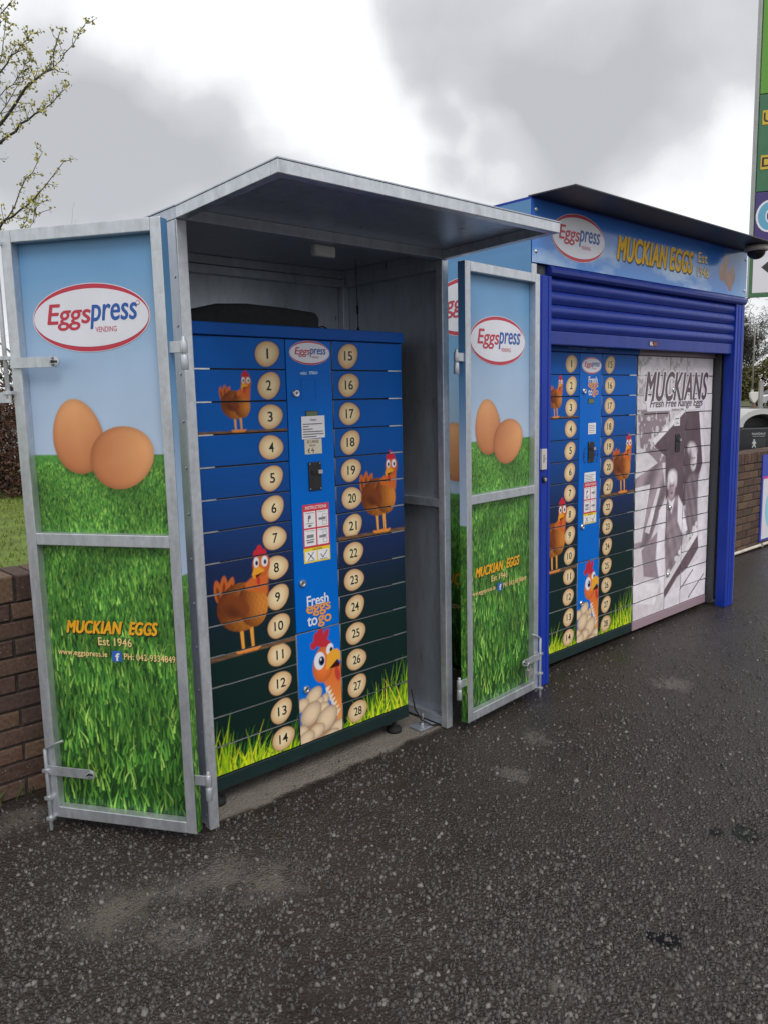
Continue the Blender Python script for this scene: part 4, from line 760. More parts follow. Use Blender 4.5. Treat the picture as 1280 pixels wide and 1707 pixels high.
# ================================================================== ground
def asphalt_mat():
    m = bpy.data.materials.new('asphalt'); m.use_nodes = True; t = m.node_tree; b = t.nodes['Principled BSDF']; lk = t.links.new
    c = N(t, 'ShaderNodeTexCoord'); X = c.outputs['Object']
    def noise(scale, det=5, rough=.5):
        n = N(t, 'ShaderNodeTexNoise'); n.inputs['Scale'].default_value = scale; n.inputs['Detail'].default_value = det; n.inputs['Roughness'].default_value = rough; lk(X, n.inputs['Vector']); return n.outputs['Fac']
    def mr(src, a, b_, c_, d_, smooth=False):
        n = N(t, 'ShaderNodeMapRange'); n.interpolation_type = 'SMOOTHSTEP' if smooth else 'LINEAR'; lk(src, n.inputs[0])
        for i, q in enumerate((a, b_, c_, d_)): n.inputs[i + 1].default_value = q
        return n.outputs[0]
    def math_(op, a, b_):
        n = N(t, 'ShaderNodeMath', operation=op)
        for i, q in enumerate((a, b_)):
            if isinstance(q, (int, float)): n.inputs[i].default_value = q
            else: lk(q, n.inputs[i])
        return n.outputs[0]
    def mixc(f, a, b_):
        n = N(t, 'ShaderNodeMix', data_type='RGBA'); lk(f, n.inputs[0])
        for i, q in ((6, a), (7, b_)):
            if isinstance(q, tuple): n.inputs[i].default_value = (*q, 1)
            else: lk(q, n.inputs[i])
        return n.outputs[2]
    big = noise(1.1, 6, .6); mid = noise(9, 6, .6); fine = noise(120, 4)
    base = mixc(mr(big, .35, .68, 0, 1), (.017, .0122, .0105), (.040, .031, .027)); base = mixc(mr(mid, .35, .7, 0, .5), base, (.055, .043, .036)); base = mixc(mr(fine, .45, .8, 0, .55), base, (.075, .062, .053))
    vo = N(t, 'ShaderNodeTexVoronoi'); vo.inputs['Scale'].default_value = 75; lk(X, vo.inputs['Vector'])
    vs = N(t, 'ShaderNodeSeparateColor'); lk(vo.outputs['Color'], vs.inputs[0])
    chip = math_('MULTIPLY', mr(vo.outputs['Distance'], .30, .42, 1, 0), mr(vs.outputs[0], .62, .70, 0, .55)); chip = math_('MULTIPLY', chip, mr(noise(3.1, 4), .36, .55, .25, 1))
    chipc = mixc(vs.outputs[1], (.07, .064, .058), (.15, .142, .13)); col = mixc(chip, base, chipc)
    # dry, dusty places: the strip kept dry by the canopy, and a few puddle stains
    sx = N(t, 'ShaderNodeSeparateXYZ'); lk(X, sx.inputs[0]); wob = mr(noise(6, 5, .6), 0, 1, -.06, .06)
    yy = math_('ADD', sx.outputs[1], wob); dry = mr(yy, .015, .055, 0, 1, True)
    dry = math_('MULTIPLY', dry, mr(math_('ADD', sx.outputs[0], wob), -.03, .06, 0, 1, True)); dry = math_('MULTIPLY', dry, mr(math_('ADD', sx.outputs[0], wob), 1.30, 1.42, 1, 0, True))
    st = dry; sn = mr(noise(9, 6, .72), .2, .8, -.16, .16); wn_ = mr(noise(16, 3, .5), 0, 1, -.04, .04)
    for (px, py), r in (((190, 1520), .20), ((290, 1490), .13), ((370, 1460), .15), ((450, 1470), .16), ((300, 1560), .12), ((855, 1290), .08), ((945, 1655), .07), ((40, 1365), .16), ((1120, 1140), .14), ((900, 1230), .10)):
        q = at_z(px, py); dv = N(t, 'ShaderNodeVectorMath', operation='DISTANCE'); lk(X, dv.inputs[0]); dv.inputs[1].default_value = tuple(q)
        st = math_('MAXIMUM', st, mr(math_('ADD', dv.outputs['Value'], sn), r * .15, r * .95, .5, 0, True))
    dryc = mixc(mr(mid, .3, .7, 0, 1), (.185, .162, .138), (.26, .23, .20)); dryc = mixc(mr(fine, .4, .75, 0, .5), dryc, (.11, .098, .085))
    keep = math_('MULTIPLY', st, math_('SUBTRACT', 1., math_('MULTIPLY', chip, mr(dry, 0, 1, 1, .25)))); col = mixc(keep, col, dryc); 
    wet = None
    for px, py, r in ((1242, 1390, .075), (1190, 1386, .04), (1112, 1567, .05), (1085, 1560, .03)):
        q = at_z(px, py); dv = N(t, 'ShaderNodeVectorMath', operation='DISTANCE'); lk(X, dv.inputs[0]); dv.inputs[1].default_value = tuple(q)
        w_ = mr(math_('ADD', dv.outputs['Value'], wn_), r * .6, r, 1, 0, True); wet = w_ if wet is None else math_('MAXIMUM', wet, w_)
    col = mixc(wet, col, (.006, .005, .005)); lk(col, b.inputs['Base Color'])
    rg = mr(big, .3, .7, .22, .46); rg = math_('ADD', rg, mr(mid, .3, .7, -.08, .10)); rg = math_('MAXIMUM', rg, mr(st, 0, 1, 0, .9)); rg = math_('SUBTRACT', rg, mr(wet, 0, 1, 0, .10)); lk(rg, b.inputs['Roughness'])
    b.inputs['Specular IOR Level'].default_value = .45
    v2 = N(t, 'ShaderNodeTexVoronoi'); v2.inputs['Scale'].default_value = 95; lk(X, v2.inputs['Vector'])
    peb = mr(v2.outputs['Distance'], .0, .7, 1, 0); peb = math_('MULTIPLY', peb, mr(noise(2.3, 4), .35, .65, .3, 1.3))
    h = math_('ADD', math_('ADD', math_('MULTIPLY', peb, 1.1), math_('MULTIPLY', chip, .9)), math_('ADD', math_('MULTIPLY', fine, .5), math_('MULTIPLY', mid, .9)))
    bp = N(t, 'ShaderNodeBump'); h = math_('MULTIPLY', h, mr(wet, 0, 1, 1, .05)); bp.inputs['Strength'].default_value = .8; bp.inputs['Distance'].default_value = .007; lk(h, bp.inputs['Height']); lk(bp.outputs[0], b.inputs['Normal'])
    return m
ASPH = asphalt_mat()
def sheet(name, pts, m, kind='structure'):
    o = MB().add(pts, [tuple(range(len(pts)))]).build(name, m); o['kind'] = kind; return o
GRASSM = mat('lawn_grass', (.12, .175, .024), .9, 0, 3.5, .35, bump=.8, bscale=60)
sheet('ground', [(-900, -900, -.12), (1500, -900, -.12), (1500, 1500, -.12), (-900, 1500, -.12)], mat('earth', (.07, .075, .035), .95, 0, .05, .3))
sheet('forecourt', [(-14, -30, 0), (10, -30, 0), (10, .83, 0), (-14, .83, 0)], ASPH)
ROADM = mat('road_asphalt', (.13, .128, .122), .6, 0, .6, .15, bump=.2, bscale=60)
sheet('road', [(10, -60, 0), (120, -60, SLOPE * 110), (120, 120, SLOPE * 110), (10, 120, 0)], ROADM)
sheet('car_park', [(6.2, .835, .002), (9.998, .835, .002), (9.998, 60, .002), (8.0, 60, .002)], ROADM)
sheet('lawn', [(-40, .835, -.004), (6.0, .835, -.004), (7.8, 60, -.004), (-40, 60, -.004)], GRASSM)
# loose chippings standing proud of the tarmac
def chips():
    r = np.random.default_rng(2); n = 44000
    px = r.random(n) * 1330 - 25; py = 1010 + r.random(n) ** .8 * 720
    d = FW[None] + ((px - 640) / FPX)[:, None] * RT + ((853.5 - py) / FPX)[:, None] * UP; tt = -CAM[2] / d[:, 2]; p = CAM + tt[:, None] * d
    clump = .5 + .5 * np.sin(p[:, 0] * 3.1 + 1.3 * np.sin(p[:, 1] * 2.7)) * np.sin(p[:, 1] * 4.3 + p[:, 0])
    ok = (p[:, 1] < .74) & (r.random(n) < np.clip(.25 + .7 * clump, 0, 1) * np.clip(tt / 3.2, .35, 1))
    ok &= ~((p[:, 0] > -.02) & (p[:, 0] < 1.36) & (p[:, 1] > .01 + .03 * np.sin(p[:, 0] * 9)) & (r.random(n) < .97)); ok &= ~((p[:, 0] > 1.97) & (p[:, 0] < 4.55) & (p[:, 1] > .02 + .12)); ok &= ~((p[:, 0] < 0) & (p[:, 0] > -.5) & (p[:, 1] > .74))
    for sx, sy, sr in ((215, 1515, .1), (360, 1462, .08), (450, 1462, .08)):
        q = at_z(sx, sy); ok &= (np.hypot(p[:, 0] - q[0], p[:, 1] - q[1]) > sr) | (r.random(n) < .35)
    p = p[ok]; k = len(p); s = .0034 + .0072 * r.random(k) ** 2.0; s[r.random(k) < .012] *= 1.5; ang = r.random(k) * 6.283; el = .42 + .45 * r.random(k)
    nv = 6; th = np.linspace(0, 6.283, nv, endpoint=False)[None] + r.normal(0, .18, (k, nv)); rad = s[:, None] * (.8 + .4 * r.random((k, nv)))
    def ring(sc, z, off=0.):
        u = rad * sc * np.cos(th); v_ = rad * sc * np.sin(th) * el[:, None]; c, s_ = np.cos(ang)[:, None], np.sin(ang)[:, None]
        return np.stack([p[:, 0:1] + u * c - v_ * s_ + off, p[:, 1:2] + u * s_ + v_ * c, z], -1)
    hgt = s * (.42 + .5 * r.random(k)); tilt = r.normal(0, .2, (k, nv)) * s[:, None]
    V_ = np.concatenate([ring(1., np.full((k, nv), -.0005)), ring(.62, hgt[:, None] + tilt)], 1).reshape(-1, 3)
    base = (np.arange(k) * 2 * nv)[:, None]; fs = []
    side = np.stack([np.stack([np.full(1, j), np.full(1, (j + 1) % nv), np.full(1, nv + (j + 1) % nv), np.full(1, nv + j)], -1)[0] for j in range(nv)])
    sides = (base[:, :, None] + side[None]).reshape(-1, 4); tops = base + np.arange(nv, 2 * nv)[None]
    li = np.concatenate([sides.ravel(), tops.ravel()]).astype(np.int32); lt = np.concatenate([np.full(len(sides), 4), np.full(k, nv)]).astype(np.int32); ls = np.concatenate([[0], np.cumsum(lt)[:-1]]).astype(np.int32)
    m = bpy.data.meshes.new('stone_chippings'); m.vertices.add(len(V_)); m.vertices.foreach_set('co', V_.ravel()); m.loops.add(len(li)); m.loops.foreach_set('vertex_index', li); m.polygons.add(len(lt)); m.polygons.foreach_set('loop_start', ls); m.polygons.foreach_set('loop_total', lt); m.update(calc_edges=True)
    mm = bpy.data.materials.new('chipping'); mm.use_nodes = True; t = mm.node_tree; g = N(t, 'ShaderNodeNewGeometry'); rp = N(t, 'ShaderNodeValToRGB'); t.links.new(g.outputs['Random Per Island'], rp.inputs[0])
    e = rp.color_ramp.elements; e[0].color = (.030, .026, .024, 1); e[1].color = (.19, .178, .165, 1); e[1].position = 1.; x = e.new(.86); x.color = (.085, .077, .071, 1)
    t.links.new(rp.outputs[0], t.nodes['Principled BSDF'].inputs['Base Color']); t.nodes['Principled BSDF'].inputs['Roughness'].default_value = .55; m.materials.append(mm)
    o = bpy.data.objects.new('stone_chippings', m); link(o); return tag(o, 'pale stone chippings scattered over the dark forecourt', 'chippings', None, 'stuff')
chips()

def leaf_mat(name, stops, rough=.6):
    m = bpy.data.materials.new(name); m.use_nodes = True; t = m.node_tree; g = N(t, 'ShaderNodeNewGeometry'); rp = N(t, 'ShaderNodeValToRGB'); t.links.new(g.outputs['Random Per Island'], rp.inputs[0])
    e = rp.color_ramp.elements; e[0].color = (*stops[0], 1); e[1].color = (*stops[-1], 1)
    for i, c in enumerate(stops[1:-1]): x = e.new((i + 1) / (len(stops) - 1)); x.color = (*c, 1)
    b = t.nodes['Principled BSDF']; t.links.new(rp.outputs[0], b.inputs['Base Color']); b.inputs['Roughness'].default_value = rough; return m
# ================================================================== brick wall behind the units
def brick_mat():
    m = bpy.data.materials.new('brick'); m.use_nodes = True; t = m.node_tree; lk = t.links.new; b = t.nodes['Principled BSDF']
    g = N(t, 'ShaderNodeNewGeometry'); oi = N(t, 'ShaderNodeObjectInfo'); ad = N(t, 'ShaderNodeMath', operation='ADD'); lk(g.outputs['Random Per Island'], ad.inputs[0]); lk(oi.outputs['Random'], ad.inputs[1]); fr = N(t, 'ShaderNodeMath', operation='FRACT'); lk(ad.outputs[0], fr.inputs[0])
    rp = N(t, 'ShaderNodeValToRGB'); lk(fr.outputs[0], rp.inputs[0]); e = rp.color_ramp.elements; e[0].color = (.066, .036, .027, 1); e[1].color = (.135, .083, .048, 1)
    for p_, c_ in ((.3, (.088, .047, .034, 1)), (.55, (.075, .046, .036, 1)), (.8, (.12, .066, .043, 1))): x = e.new(p_); x.color = c_
    n = N(t, 'ShaderNodeTexNoise'); n.inputs['Scale'].default_value = 60; n.inputs['Detail'].default_value = 6; lk(g.outputs['Position'], n.inputs['Vector'])
    mr = N(t, 'ShaderNodeMapRange'); lk(n.outputs['Fac'], mr.inputs[0]); mr.inputs[1].default_value = .3; mr.inputs[2].default_value = .7; mr.inputs[3].default_value = .65; mr.inputs[4].default_value = 1.3
    sc = N(t, 'ShaderNodeVectorMath', operation='SCALE'); lk(rp.outputs[0], sc.inputs[0]); lk(mr.outputs[0], sc.inputs['Scale'])
    n2 = N(t, 'ShaderNodeTexNoise'); n2.inputs['Scale'].default_value = 150; n2.inputs['Detail'].default_value = 2; lk(g.outputs['Position'], n2.inputs['Vector']); m2 = N(t, 'ShaderNodeMapRange'); lk(n2.outputs['Fac'], m2.inputs[0]); m2.inputs[1].default_value = .68; m2.inputs[2].default_value = .72
    mx = N(t, 'ShaderNodeMix', data_type='RGBA'); lk(m2.outputs[0], mx.inputs[0]); lk(sc.outputs[0], mx.inputs[6]); mx.inputs[7].default_value = (.33, .30, .25, 1); lk(mx.outputs[2], b.inputs['Base Color'])
    b.inputs['Roughness'].default_value = .85; bp = N(t, 'ShaderNodeBump'); bp.inputs['Strength'].default_value = .5; bp.inputs['Distance'].default_value = .004; lk(n.outputs['Fac'], bp.inputs['Height']); lk(bp.outputs[0], b.inputs['Normal']); return m
BRICK = brick_mat(); MORTAR = mat('mortar', (.035, .030, .026), .95, 0, 40, .3, bump=.4, bscale=90)
WL = empty('brick_wall', (0, .80, 0), 0, 'low dark brown brick wall with an on-edge coping behind the kiosks', 'wall')
def brick_mesh(l, h, d, seed):
    r = np.random.default_rng(seed); m = MB(); b_ = .005
    xs, zs = (0, l), (0, h); ring0 = [(0, d, 0), (l, d, 0), (l, d, h), (0, d, h)]; ring1 = [(0, b_, 0), (l, b_, 0), (l, b_, h), (0, b_, h)]; ring2 = [(b_, 0, b_), (l - b_, 0, b_), (l - b_, 0, h - b_), (b_, 0, h - b_)]
    vs = [np.array(q) + r.normal(0, .0014, 3) for q in ring0 + ring1 + ring2]; fs = [(8, 9, 10, 11)]
    for a in (0, 4): fs += [(a + i, a + (i + 1) % 4, a + 4 + (i + 1) % 4, a + 4 + i) for i in range(4)]
    m.add(vs, fs); return m.mesh('brick', BRICK)
BM = [brick_mesh(.215, .065, .10, s) for s in range(4)]; HM = [brick_mesh(.1025, .065, .10, s) for s in range(2)]; CM = [brick_mesh(.066, .105, .222, s) for s in range(4)]
far = MB()
def lay(me, x, y, z, near):
    r = random.random
    if near:
        o = child('brick', me, WL, (x + (r() - .5) * .004, y + (r() - .5) * .005, z)); o.rotation_euler = ((r() - .5) * .02, (r() - .5) * .012, (r() - .5) * .012)
    else: far.add([(v.co.x + x, v.co.y + y + (r() - .5) * .004, v.co.z + z) for v in me.vertices], [tuple(p.vertices) for p in me.polygons])
for x0, x1, nc in ((-4.0, 3.0, 11), (3.0, 10.0, 12)):
    for c in range(nc):
        off = .1125 if c % 2 else 0.; x = x0 - off
        while x < x1 - .05:
            lay(random.choice(BM), x, 0., .004 + c * .075, (-1.25 < x < .0) or (6.15 < x < 7.75)); x += .225
    x = x0
    while x < x1 - .03:
        lay(random.choice(CM), x, -.004, .004 + nc * .075, (-1.0 < x < -.1) or (6.35 < x < 7.3)); x += .0755
    MB().box(x0, x1, .008, .208, 0, nc * .075 + .085).build('mortar_core', MORTAR, WL)
fo = far.build('brickwork', BRICK, WL); fo['kind'] = 'stuff'
r = np.random.default_rng(12)
wd_ = MB()
for k in range(26):
    q = np.array((-.95 + .62 * r.random(), .775 + .02 * r.random(), 0.)); h = .02 + .05 * r.random(); a = r.random() * 6.28; d_ = np.array((math.cos(a), math.sin(a) * .5, 0)); n_ = np.array((-d_[1], d_[0], 0)) * .004
    wd_.add([q - n_, q + n_, q + d_ * h * .4 + n_ * .7 + (0, 0, h * .7), q + d_ * h * .9 + (0, 0, h)], [(0, 1, 2), (0, 2, 3)])
tag(wd_.build('weeds', leaf_mat('weed_leaf', [(.03, .05, .012), (.07, .09, .025)])), 'small weeds growing at the foot of the brick wall', 'weeds', None, 'stuff')
cp_ = empty('conduit_pipe', (0, .785, 0), 0, 'thin white pipe running along the foot of the brick wall', 'pipe')
m = MB(); m.tube([(4.55, 0, .030), (6.2, 0, .030), (8.0, 0, .032), (9.9, 0, .032)], .016, 10); m.build('pipe', mat('pipe_white', P(170, 162, 150), .5, 0, 12, .15), cp_)
for x in (5.2, 6.9, 8.4): MB().box(x, x + .03, -.020, .016, .012, .050).build('clip', mat('clip_grey', (.3, .3, .3), .5), cp_)
q0 = at_y(1272, 757, .785)
ws_ = empty('wall_sign', (q0[0], .786, 0), 0, 'blue and pink bordered notice board fixed to the far brick wall', 'sign')
MB().box(0, .80, 0, .012, .07, .97).build('board', mat('sign_blue', P(44, 60, 150), .4), ws_)
m = MB(); m.box(.03, .79, -.002, -.0003, .09, .72, 0); m.box(.012, .79, -.002, -.0003, .722, .745, 1); m.disc(.36, .40, .26, .26, -.0026, 2, 36); m.build('artwork', [mat('sign_white', P(186, 184, 190), .4), mat('sign_pink', P(170, 50, 110), .4), mat('sign_teal', P(120, 170, 190), .4)], ws_)

# ================================================================== vegetation
def leaf_mesh(name, pts, size, m, seed, elong=1.6):
    r = np.random.default_rng(seed); n = len(pts); a = r.normal(size=(n, 3)); a /= np.linalg.norm(a, axis=1)[:, None]; b_ = np.cross(a, r.normal(size=(n, 3))); b_ /= np.linalg.norm(b_, axis=1)[:, None]
    s = (size * (.6 + .8 * r.random(n)))[:, None]; p = np.asarray(pts); c = np.cross(a, b_) * .25
    V_ = np.stack([p - a * s * elong / 2, p + b_ * s / 2 + c * s, p + a * s * elong / 2, p - b_ * s / 2 + c * s], 1).reshape(-1, 3)
    me = bpy.data.meshes.new(name); me.from_pydata(V_.tolist(), [], np.arange(4 * n).reshape(-1, 4).tolist()); me.materials.append(m); me.update(); return me
BARK = mat('bark', (.075, .062, .052), .9, 0, 14, .3); BARKP = mat('twig_bark', (.060, .048, .050), .85, 0, 20, .3); BARKL = mat('pale_bark', (.13, .115, .10), .9, 0, 14, .3)
def grow(m, p, d, ln, r0, lev, rng, tips, spread=.55, up=.18, sides=5, mids=None):
    n = 4; pts = [p]; dd = d / np.linalg.norm(d)
    for i in range(n):
        dd = dd + rng.normal(0, .10, 3) + np.array((0, 0, up * .18)); dd /= np.linalg.norm(dd); pts.append(pts[-1] + dd * ln / n)
    rs = [r0 * (1 - .45 * i / n) for i in range(n + 1)]; m.tube(pts, rs, max(3, sides), 0, False)
    if lev == 0: tips.append(pts[-1]); tips.append(pts[-2]); return
    k = int(rng.integers(3, 5))
    for j in range(k):
        i = n if j == 0 else int(rng.integers(1, n + 1)); ax = rng.normal(size=3); ax -= ax.dot(dd) * dd; ax /= np.linalg.norm(ax)
        nd = dd * (1. if j == 0 else .75) + ax * spread * (.4 if j == 0 else 1.) + np.array((0, 0, up)); grow(m, pts[i], nd, ln * (.78 if j == 0 else .62) * (.85 + .3 * rng.random()), rs[i] * (.8 if j == 0 else .6), lev - 1, rng, tips, spread, up, sides - 1)
def bare_tree(loc, h, seed, label, lev=5, bark=BARK, group=None, leaf=None):
    rng = np.random.default_rng(seed); t = empty('bare_tree', tuple(loc), 0, label, 'tree', group); m = MB(); tips = []
    tr = MB(); tr.tube([(0, 0, -.1), (.02 * h * rng.normal(), .02 * h * rng.normal(), h * .14), (.03 * h * rng.normal(), 0, h * .26)], [h * .028, h * .022, h * .018], 9); tr.build('trunk', bark, t)
    top = np.array(tr.v[-1]); top = np.array((0, 0, h * .24))
    for k in range(4): a = k * 1.57 + rng.random(); grow(m, top - np.array((0, 0, .02 * h * k)), np.array((math.cos(a) * .5, math.sin(a) * .5, 1.)), h * .27, h * .012, lev - 1, rng, tips, .6, .14)
    m.build('crown', bark, t)
    if leaf is not None: tp_ = np.repeat(np.array(tips), 10, 0); link(bpy.data.objects.new('twigs', leaf_mesh('twigs', tp_ + rng.normal(0, .36, tp_.shape), .045, leaf, seed, 14.)), t)
    return t
# budding tree reaching over from the lawn, its limbs placed along the sight lines of the photo at about 6 m
D6 = 6.0
bt = dep(-190, 420, D6); TB = np.array((bt[0], bt[1], 0.))
T = empty('budding_tree', tuple(TB), 0, 'spring tree with yellow-green buds reaching up over the lawn beside the shelter', 'tree')
BUD = leaf_mat('bud_leaf', [(.30, .28, .07), (.45, .42, .12), (.58, .52, .18), (.36, .34, .09)])
rng = np.random.default_rng(8); m = MB(); tips = []
trunk = [np.array((0, 0, -.1)), np.array((.02, .01, .9)), np.array((.0, .04, 1.7)), dep(-170, 470, D6) - TB]
tr = MB(); tr.tube(trunk, [.085, .075, .066, .055], 10); tr.build('trunk', BARKP, T)
def limb(path, r0, r1, tw, dj=.0):
    pts = [dep(x, y, D6 + dj + .12 * math.sin(i + x * .01)) - TB for i, (x, y) in enumerate(path)]; f = []
    for a, b_ in zip(pts, pts[1:]):
        for t in (0, .34, .67): f.append(a * (1 - t) + b_ * t + rng.normal(0, .008, 3))
    f.append(pts[-1]); n = len(f); rs = [.62 * (r0 + (r1 - r0) * i / (n - 1)) for i in range(n)]; m.tube(f, rs, 5, 0, False)
    for i in range(2, n):
        for _ in range(tw):
            d = f[i] - f[i - 1]; d /= np.linalg.norm(d); ax = rng.normal(size=3); nd = d * .7 + ax / np.linalg.norm(ax) * .75 + np.array((0, 0, .2)); nd /= np.linalg.norm(nd); L_ = .05 + .13 * rng.random() * (1.2 - i / n); e_ = f[i] + nd * L_
            m.tube([f[i], f[i] + nd * L_ * .5 + rng.normal(0, .006, 3), e_], [.0028, .0023, .0017], 4, 0, False); tips.append(e_); 
            if rng.random() < .6: tips.append(f[i] + nd * L_ * .55)
        tips.append(f[i])
root = (-170, 470)
for path, r0, r1, tw in (([root, (-90, 330), (0, 211), (42, 150), (87, 110), (103, 49)], .032, .005, 2), ([(70, 125), (87, 112), (122, 73), (146, 36)], .008, .003, 1), ([root, (-80, 300), (0, 241), (35, 206), (70, 183), (112, 145)], .028, .004, 2),
        ([(-90, 330), (-50, 200), (0, 117), (28, 87), (52, 56)], .018, .004, 2), ([(-50, 200), (-10, 140), (5, 91), (10, 20)], .012, .003, 1), ([root, (-90, 440), (0, 379), (35, 349), (61, 330), (108, 268)], .022, .004, 1),
        ([(-40, 405), (14, 365), (47, 300), (71, 254)], .012, .0028, 1), ([(20, 400), (38, 378), (57, 335)], .006, .003, 1), ([(48, 385), (60, 360), (64, 335)], .004, .0025, 1), ([root, (-180, 250), (-120, 100), (-60, -20), (20, -110)], .030, .006, 2), ([(-120, 100), (-60, 60), (0, 30), (40, -30)], .014, .004, 2), ([(0, 160), (30, 130), (52, 100)], .006, .003, 2), ([(-20, 230), (10, 175), (40, 120)], .008, .003, 2)):
    limb(path, r0, r1, tw)
m.build('branches', BARKP, T)
tp = np.array(tips); k = rng.integers(3, 9, len(tp)); bp_ = np.repeat(tp, k, 0) + rng.normal(0, .013, (k.sum(), 3))
link(bpy.data.objects.new('buds', leaf_mesh('buds', bp_, .016, BUD, 4)), T)
# reddish shrub and twiggy thicket beyond the lawn
b0 = at_z(10, 836); hd = np.array((RT[0], RT[1], 0)); hd /= np.linalg.norm(hd); dn = np.array((FW[0], FW[1], 0)); dn /= np.linalg.norm(dn)
def shrub(name, loc, wid, dp_, h, n, size, lm, seed, label, cat='shrub', dense=1.):
    r = np.random.default_rng(seed); t = empty(name, tuple(loc), math.atan2(hd[1], hd[0]), label, cat); p = []
    cl = r.random((26, 3)) * np.array((wid, dp_, h)) - np.array((wid / 2, dp_ / 2, 0)); 
    q = r.random((n * 3, 3)) * np.array((wid, dp_, h)) - np.array((wid / 2, dp_ / 2, 0)); e = ((np.abs(q[:, 0]) / (wid / 2)) ** 3 + (np.abs(q[:, 1]) / (dp_ / 2)) ** 3 + (q[:, 2] / h) ** 4)
    dmin = np.min(np.linalg.norm(q[:, None] - cl[None], axis=2), 1); q = q[(e + .25 * np.sin(q[:, 0] * 5) < 1) & (dmin < .24 * h * (.7 + .6 * r.random(len(q))))][:n]
    link(bpy.data.objects.new('foliage', leaf_mesh('foliage', q, size, lm, seed)), t); m = MB()
    for k in range(14): x = (r.random() - .5) * wid * .8; y = (r.random() - .5) * dp_ * .6; m.tube([(x, y, 0), (x + r.normal() * .08, y, h * .4), (x + r.normal() * .2, y + r.normal() * .1, h * (.7 + .35 * r.random()))], [.022, .014, .004], 5, 0, False)
    m.build('stems', BARK, t); return t
REDL = leaf_mat('red_leaf', [(.035, .016, .012), (.085, .032, .022), (.12, .05, .03), (.06, .035, .02)])
shrub('red_shrub', b0 - hd * .6 + dn * 1.2, 4.0, 2.2, 2.15, 20000, .045, REDL, 3, 'reddish brown shrub at the back of the lawn')
DKL = leaf_mat('dark_twig_leaf', [(.02, .017, .012), (.05, .042, .028), (.075, .065, .04)])
shrub('dark_shrub', b0 - hd * .2 + dn * 3.2, 5.0, 2., 2.9, 9000, .05, DKL, 5, 'dark twiggy shrub behind the reddish shrub on the lawn')
bare_tree(b0 - hd * .9 + dn * 4.5, 5.6, 21, 'bare twiggy tree rising behind the reddish shrub', 5, BARKL)
# tufts on the lawn
r = np.random.default_rng(6); n = 9000; q = np.stack([r.random(n) * 7 - 2, 4.2 + r.random(n) * 10, np.zeros(n)], 1); h = .03 + .05 * r.random(n); a = r.random(n) * 6.28; wv = np.stack([np.cos(a), np.sin(a), 0 * a], 1) * .012; tip = q + np.stack([r.normal(0, .02, n), r.normal(0, .02, n), h], 1)
V_ = np.stack([q - wv, q + wv, tip], 1).reshape(-1, 3); me = bpy.data.meshes.new('grass'); me.from_pydata(V_.tolist(), [], np.arange(3 * n).reshape(-1, 3).tolist()); me.materials.append(leaf_mat('grass_blade', [(.10, .16, .02), (.16, .22, .03), (.21, .235, .045), (.12, .18, .024)])); tag(link(bpy.data.objects.new('grass', me)), 'rough yellow-green grass blades on the lawn', 'grass', None, 'stuff')

# ================================================================== far side of the road
def slope_pt(px, py, up=0.): q = on_road(px, py); return np.array((q[0], q[1], q[2] + up))
va, vb = slope_pt(1180, 676), slope_pt(1420, 679); fwd = dn * 40
def sl(p): return (p[0], p[1], SLOPE * (p[0] - 10) + .05)
sheet('verge', [sl(va - hd * 20), sl(vb + hd * 20), sl(vb + hd * 20 + fwd), sl(va - hd * 20 + fwd)], mat('verge_grass', (.085, .095, .035), .9, 0, 1.2, .3))
ki = slope_pt(1252, 690); MB().add([sl(ki + hd * a_ + dn * b_) for a_, b_ in ((-7, -.9), (12, -.9), (12, .9), (-7, .9))], [(0, 1, 2, 3)]).add([tuple(np.array(sl(ki + hd * a_ + dn * b_)) + (0, 0, -.05)) for a_, b_ in ((-7, -.92), (12, -.92), (12, .92), (-7, .92))] + [tuple(np.array(sl(ki + hd * a_ + dn * b_)) + (0, 0, .07)) for a_, b_ in ((-7, -.92), (12, -.92), (12, .92), (-7, .92))], [(0, 1, 5, 4), (1, 2, 6, 5), (2, 3, 7, 6), (3, 0, 4, 7), (4, 5, 6, 7)]).build('kerb_island', mat('kerb_concrete', (.24, .235, .22), .8, 0, 2, .15))['kind'] = 'structure'
def paint(px, py, l, w_):
    q = slope_pt(px, py); pts = [q + hd * a_ + dn * b_ for a_, b_ in ((-l, -w_), (l, -w_), (l, w_), (-l, w_))]; sheet('road_marking', [(p[0], p[1], SLOPE * (p[0] - 10) + .006) for p in pts], mat('road_paint', (.55, .54, .50), .7, 0, 1, .15))
paint(1255, 697, 5, .10); paint(1262, 714, 3, .07)
q = slope_pt(1252, 675); lp_ = empty('street_lamp', tuple(q), 0, 'slender grey street lamp with a short arm beyond the road', 'street lamp'); GREYP = mat('lamp_grey', (.36, .355, .33), .5, .2)
m = MB(); m.tube([(0, 0, -.1), (0, 0, 1.2)], .11, 10); m.tube([(0, 0, 1.2), (0, 0, 6.0), tuple(-hd * .15 + np.array((0, 0, 6.22))), tuple(-hd * .45 + np.array((0, 0, 6.28)))], [.075, .055, .05, .045], 8); m.build('pole', GREYP, lp_)
m = MB(); m.tube([tuple(-hd * .4 + np.array((0, 0, 6.28))), tuple(-hd * .6 + np.array((0, 0, 6.29))), tuple(-hd * 1.0 + np.array((0, 0, 6.27)))], [.05, .11, .06], 10); m.build('lantern', GREYP, lp_)
q = slope_pt(1255, 683); q[2] += .07; tb = empty('traffic_bollard', tuple(q), 0, 'white flask-shaped traffic bollard on a brown base on the island', 'bollard')
m = MB(); m.lathe([(.26, -.05), (.25, .06), (.13, .10), (.11, .36), (.0001, .37)], 16); m.build('base', mat('bollard_brown', (.11, .07, .04), .7), tb)
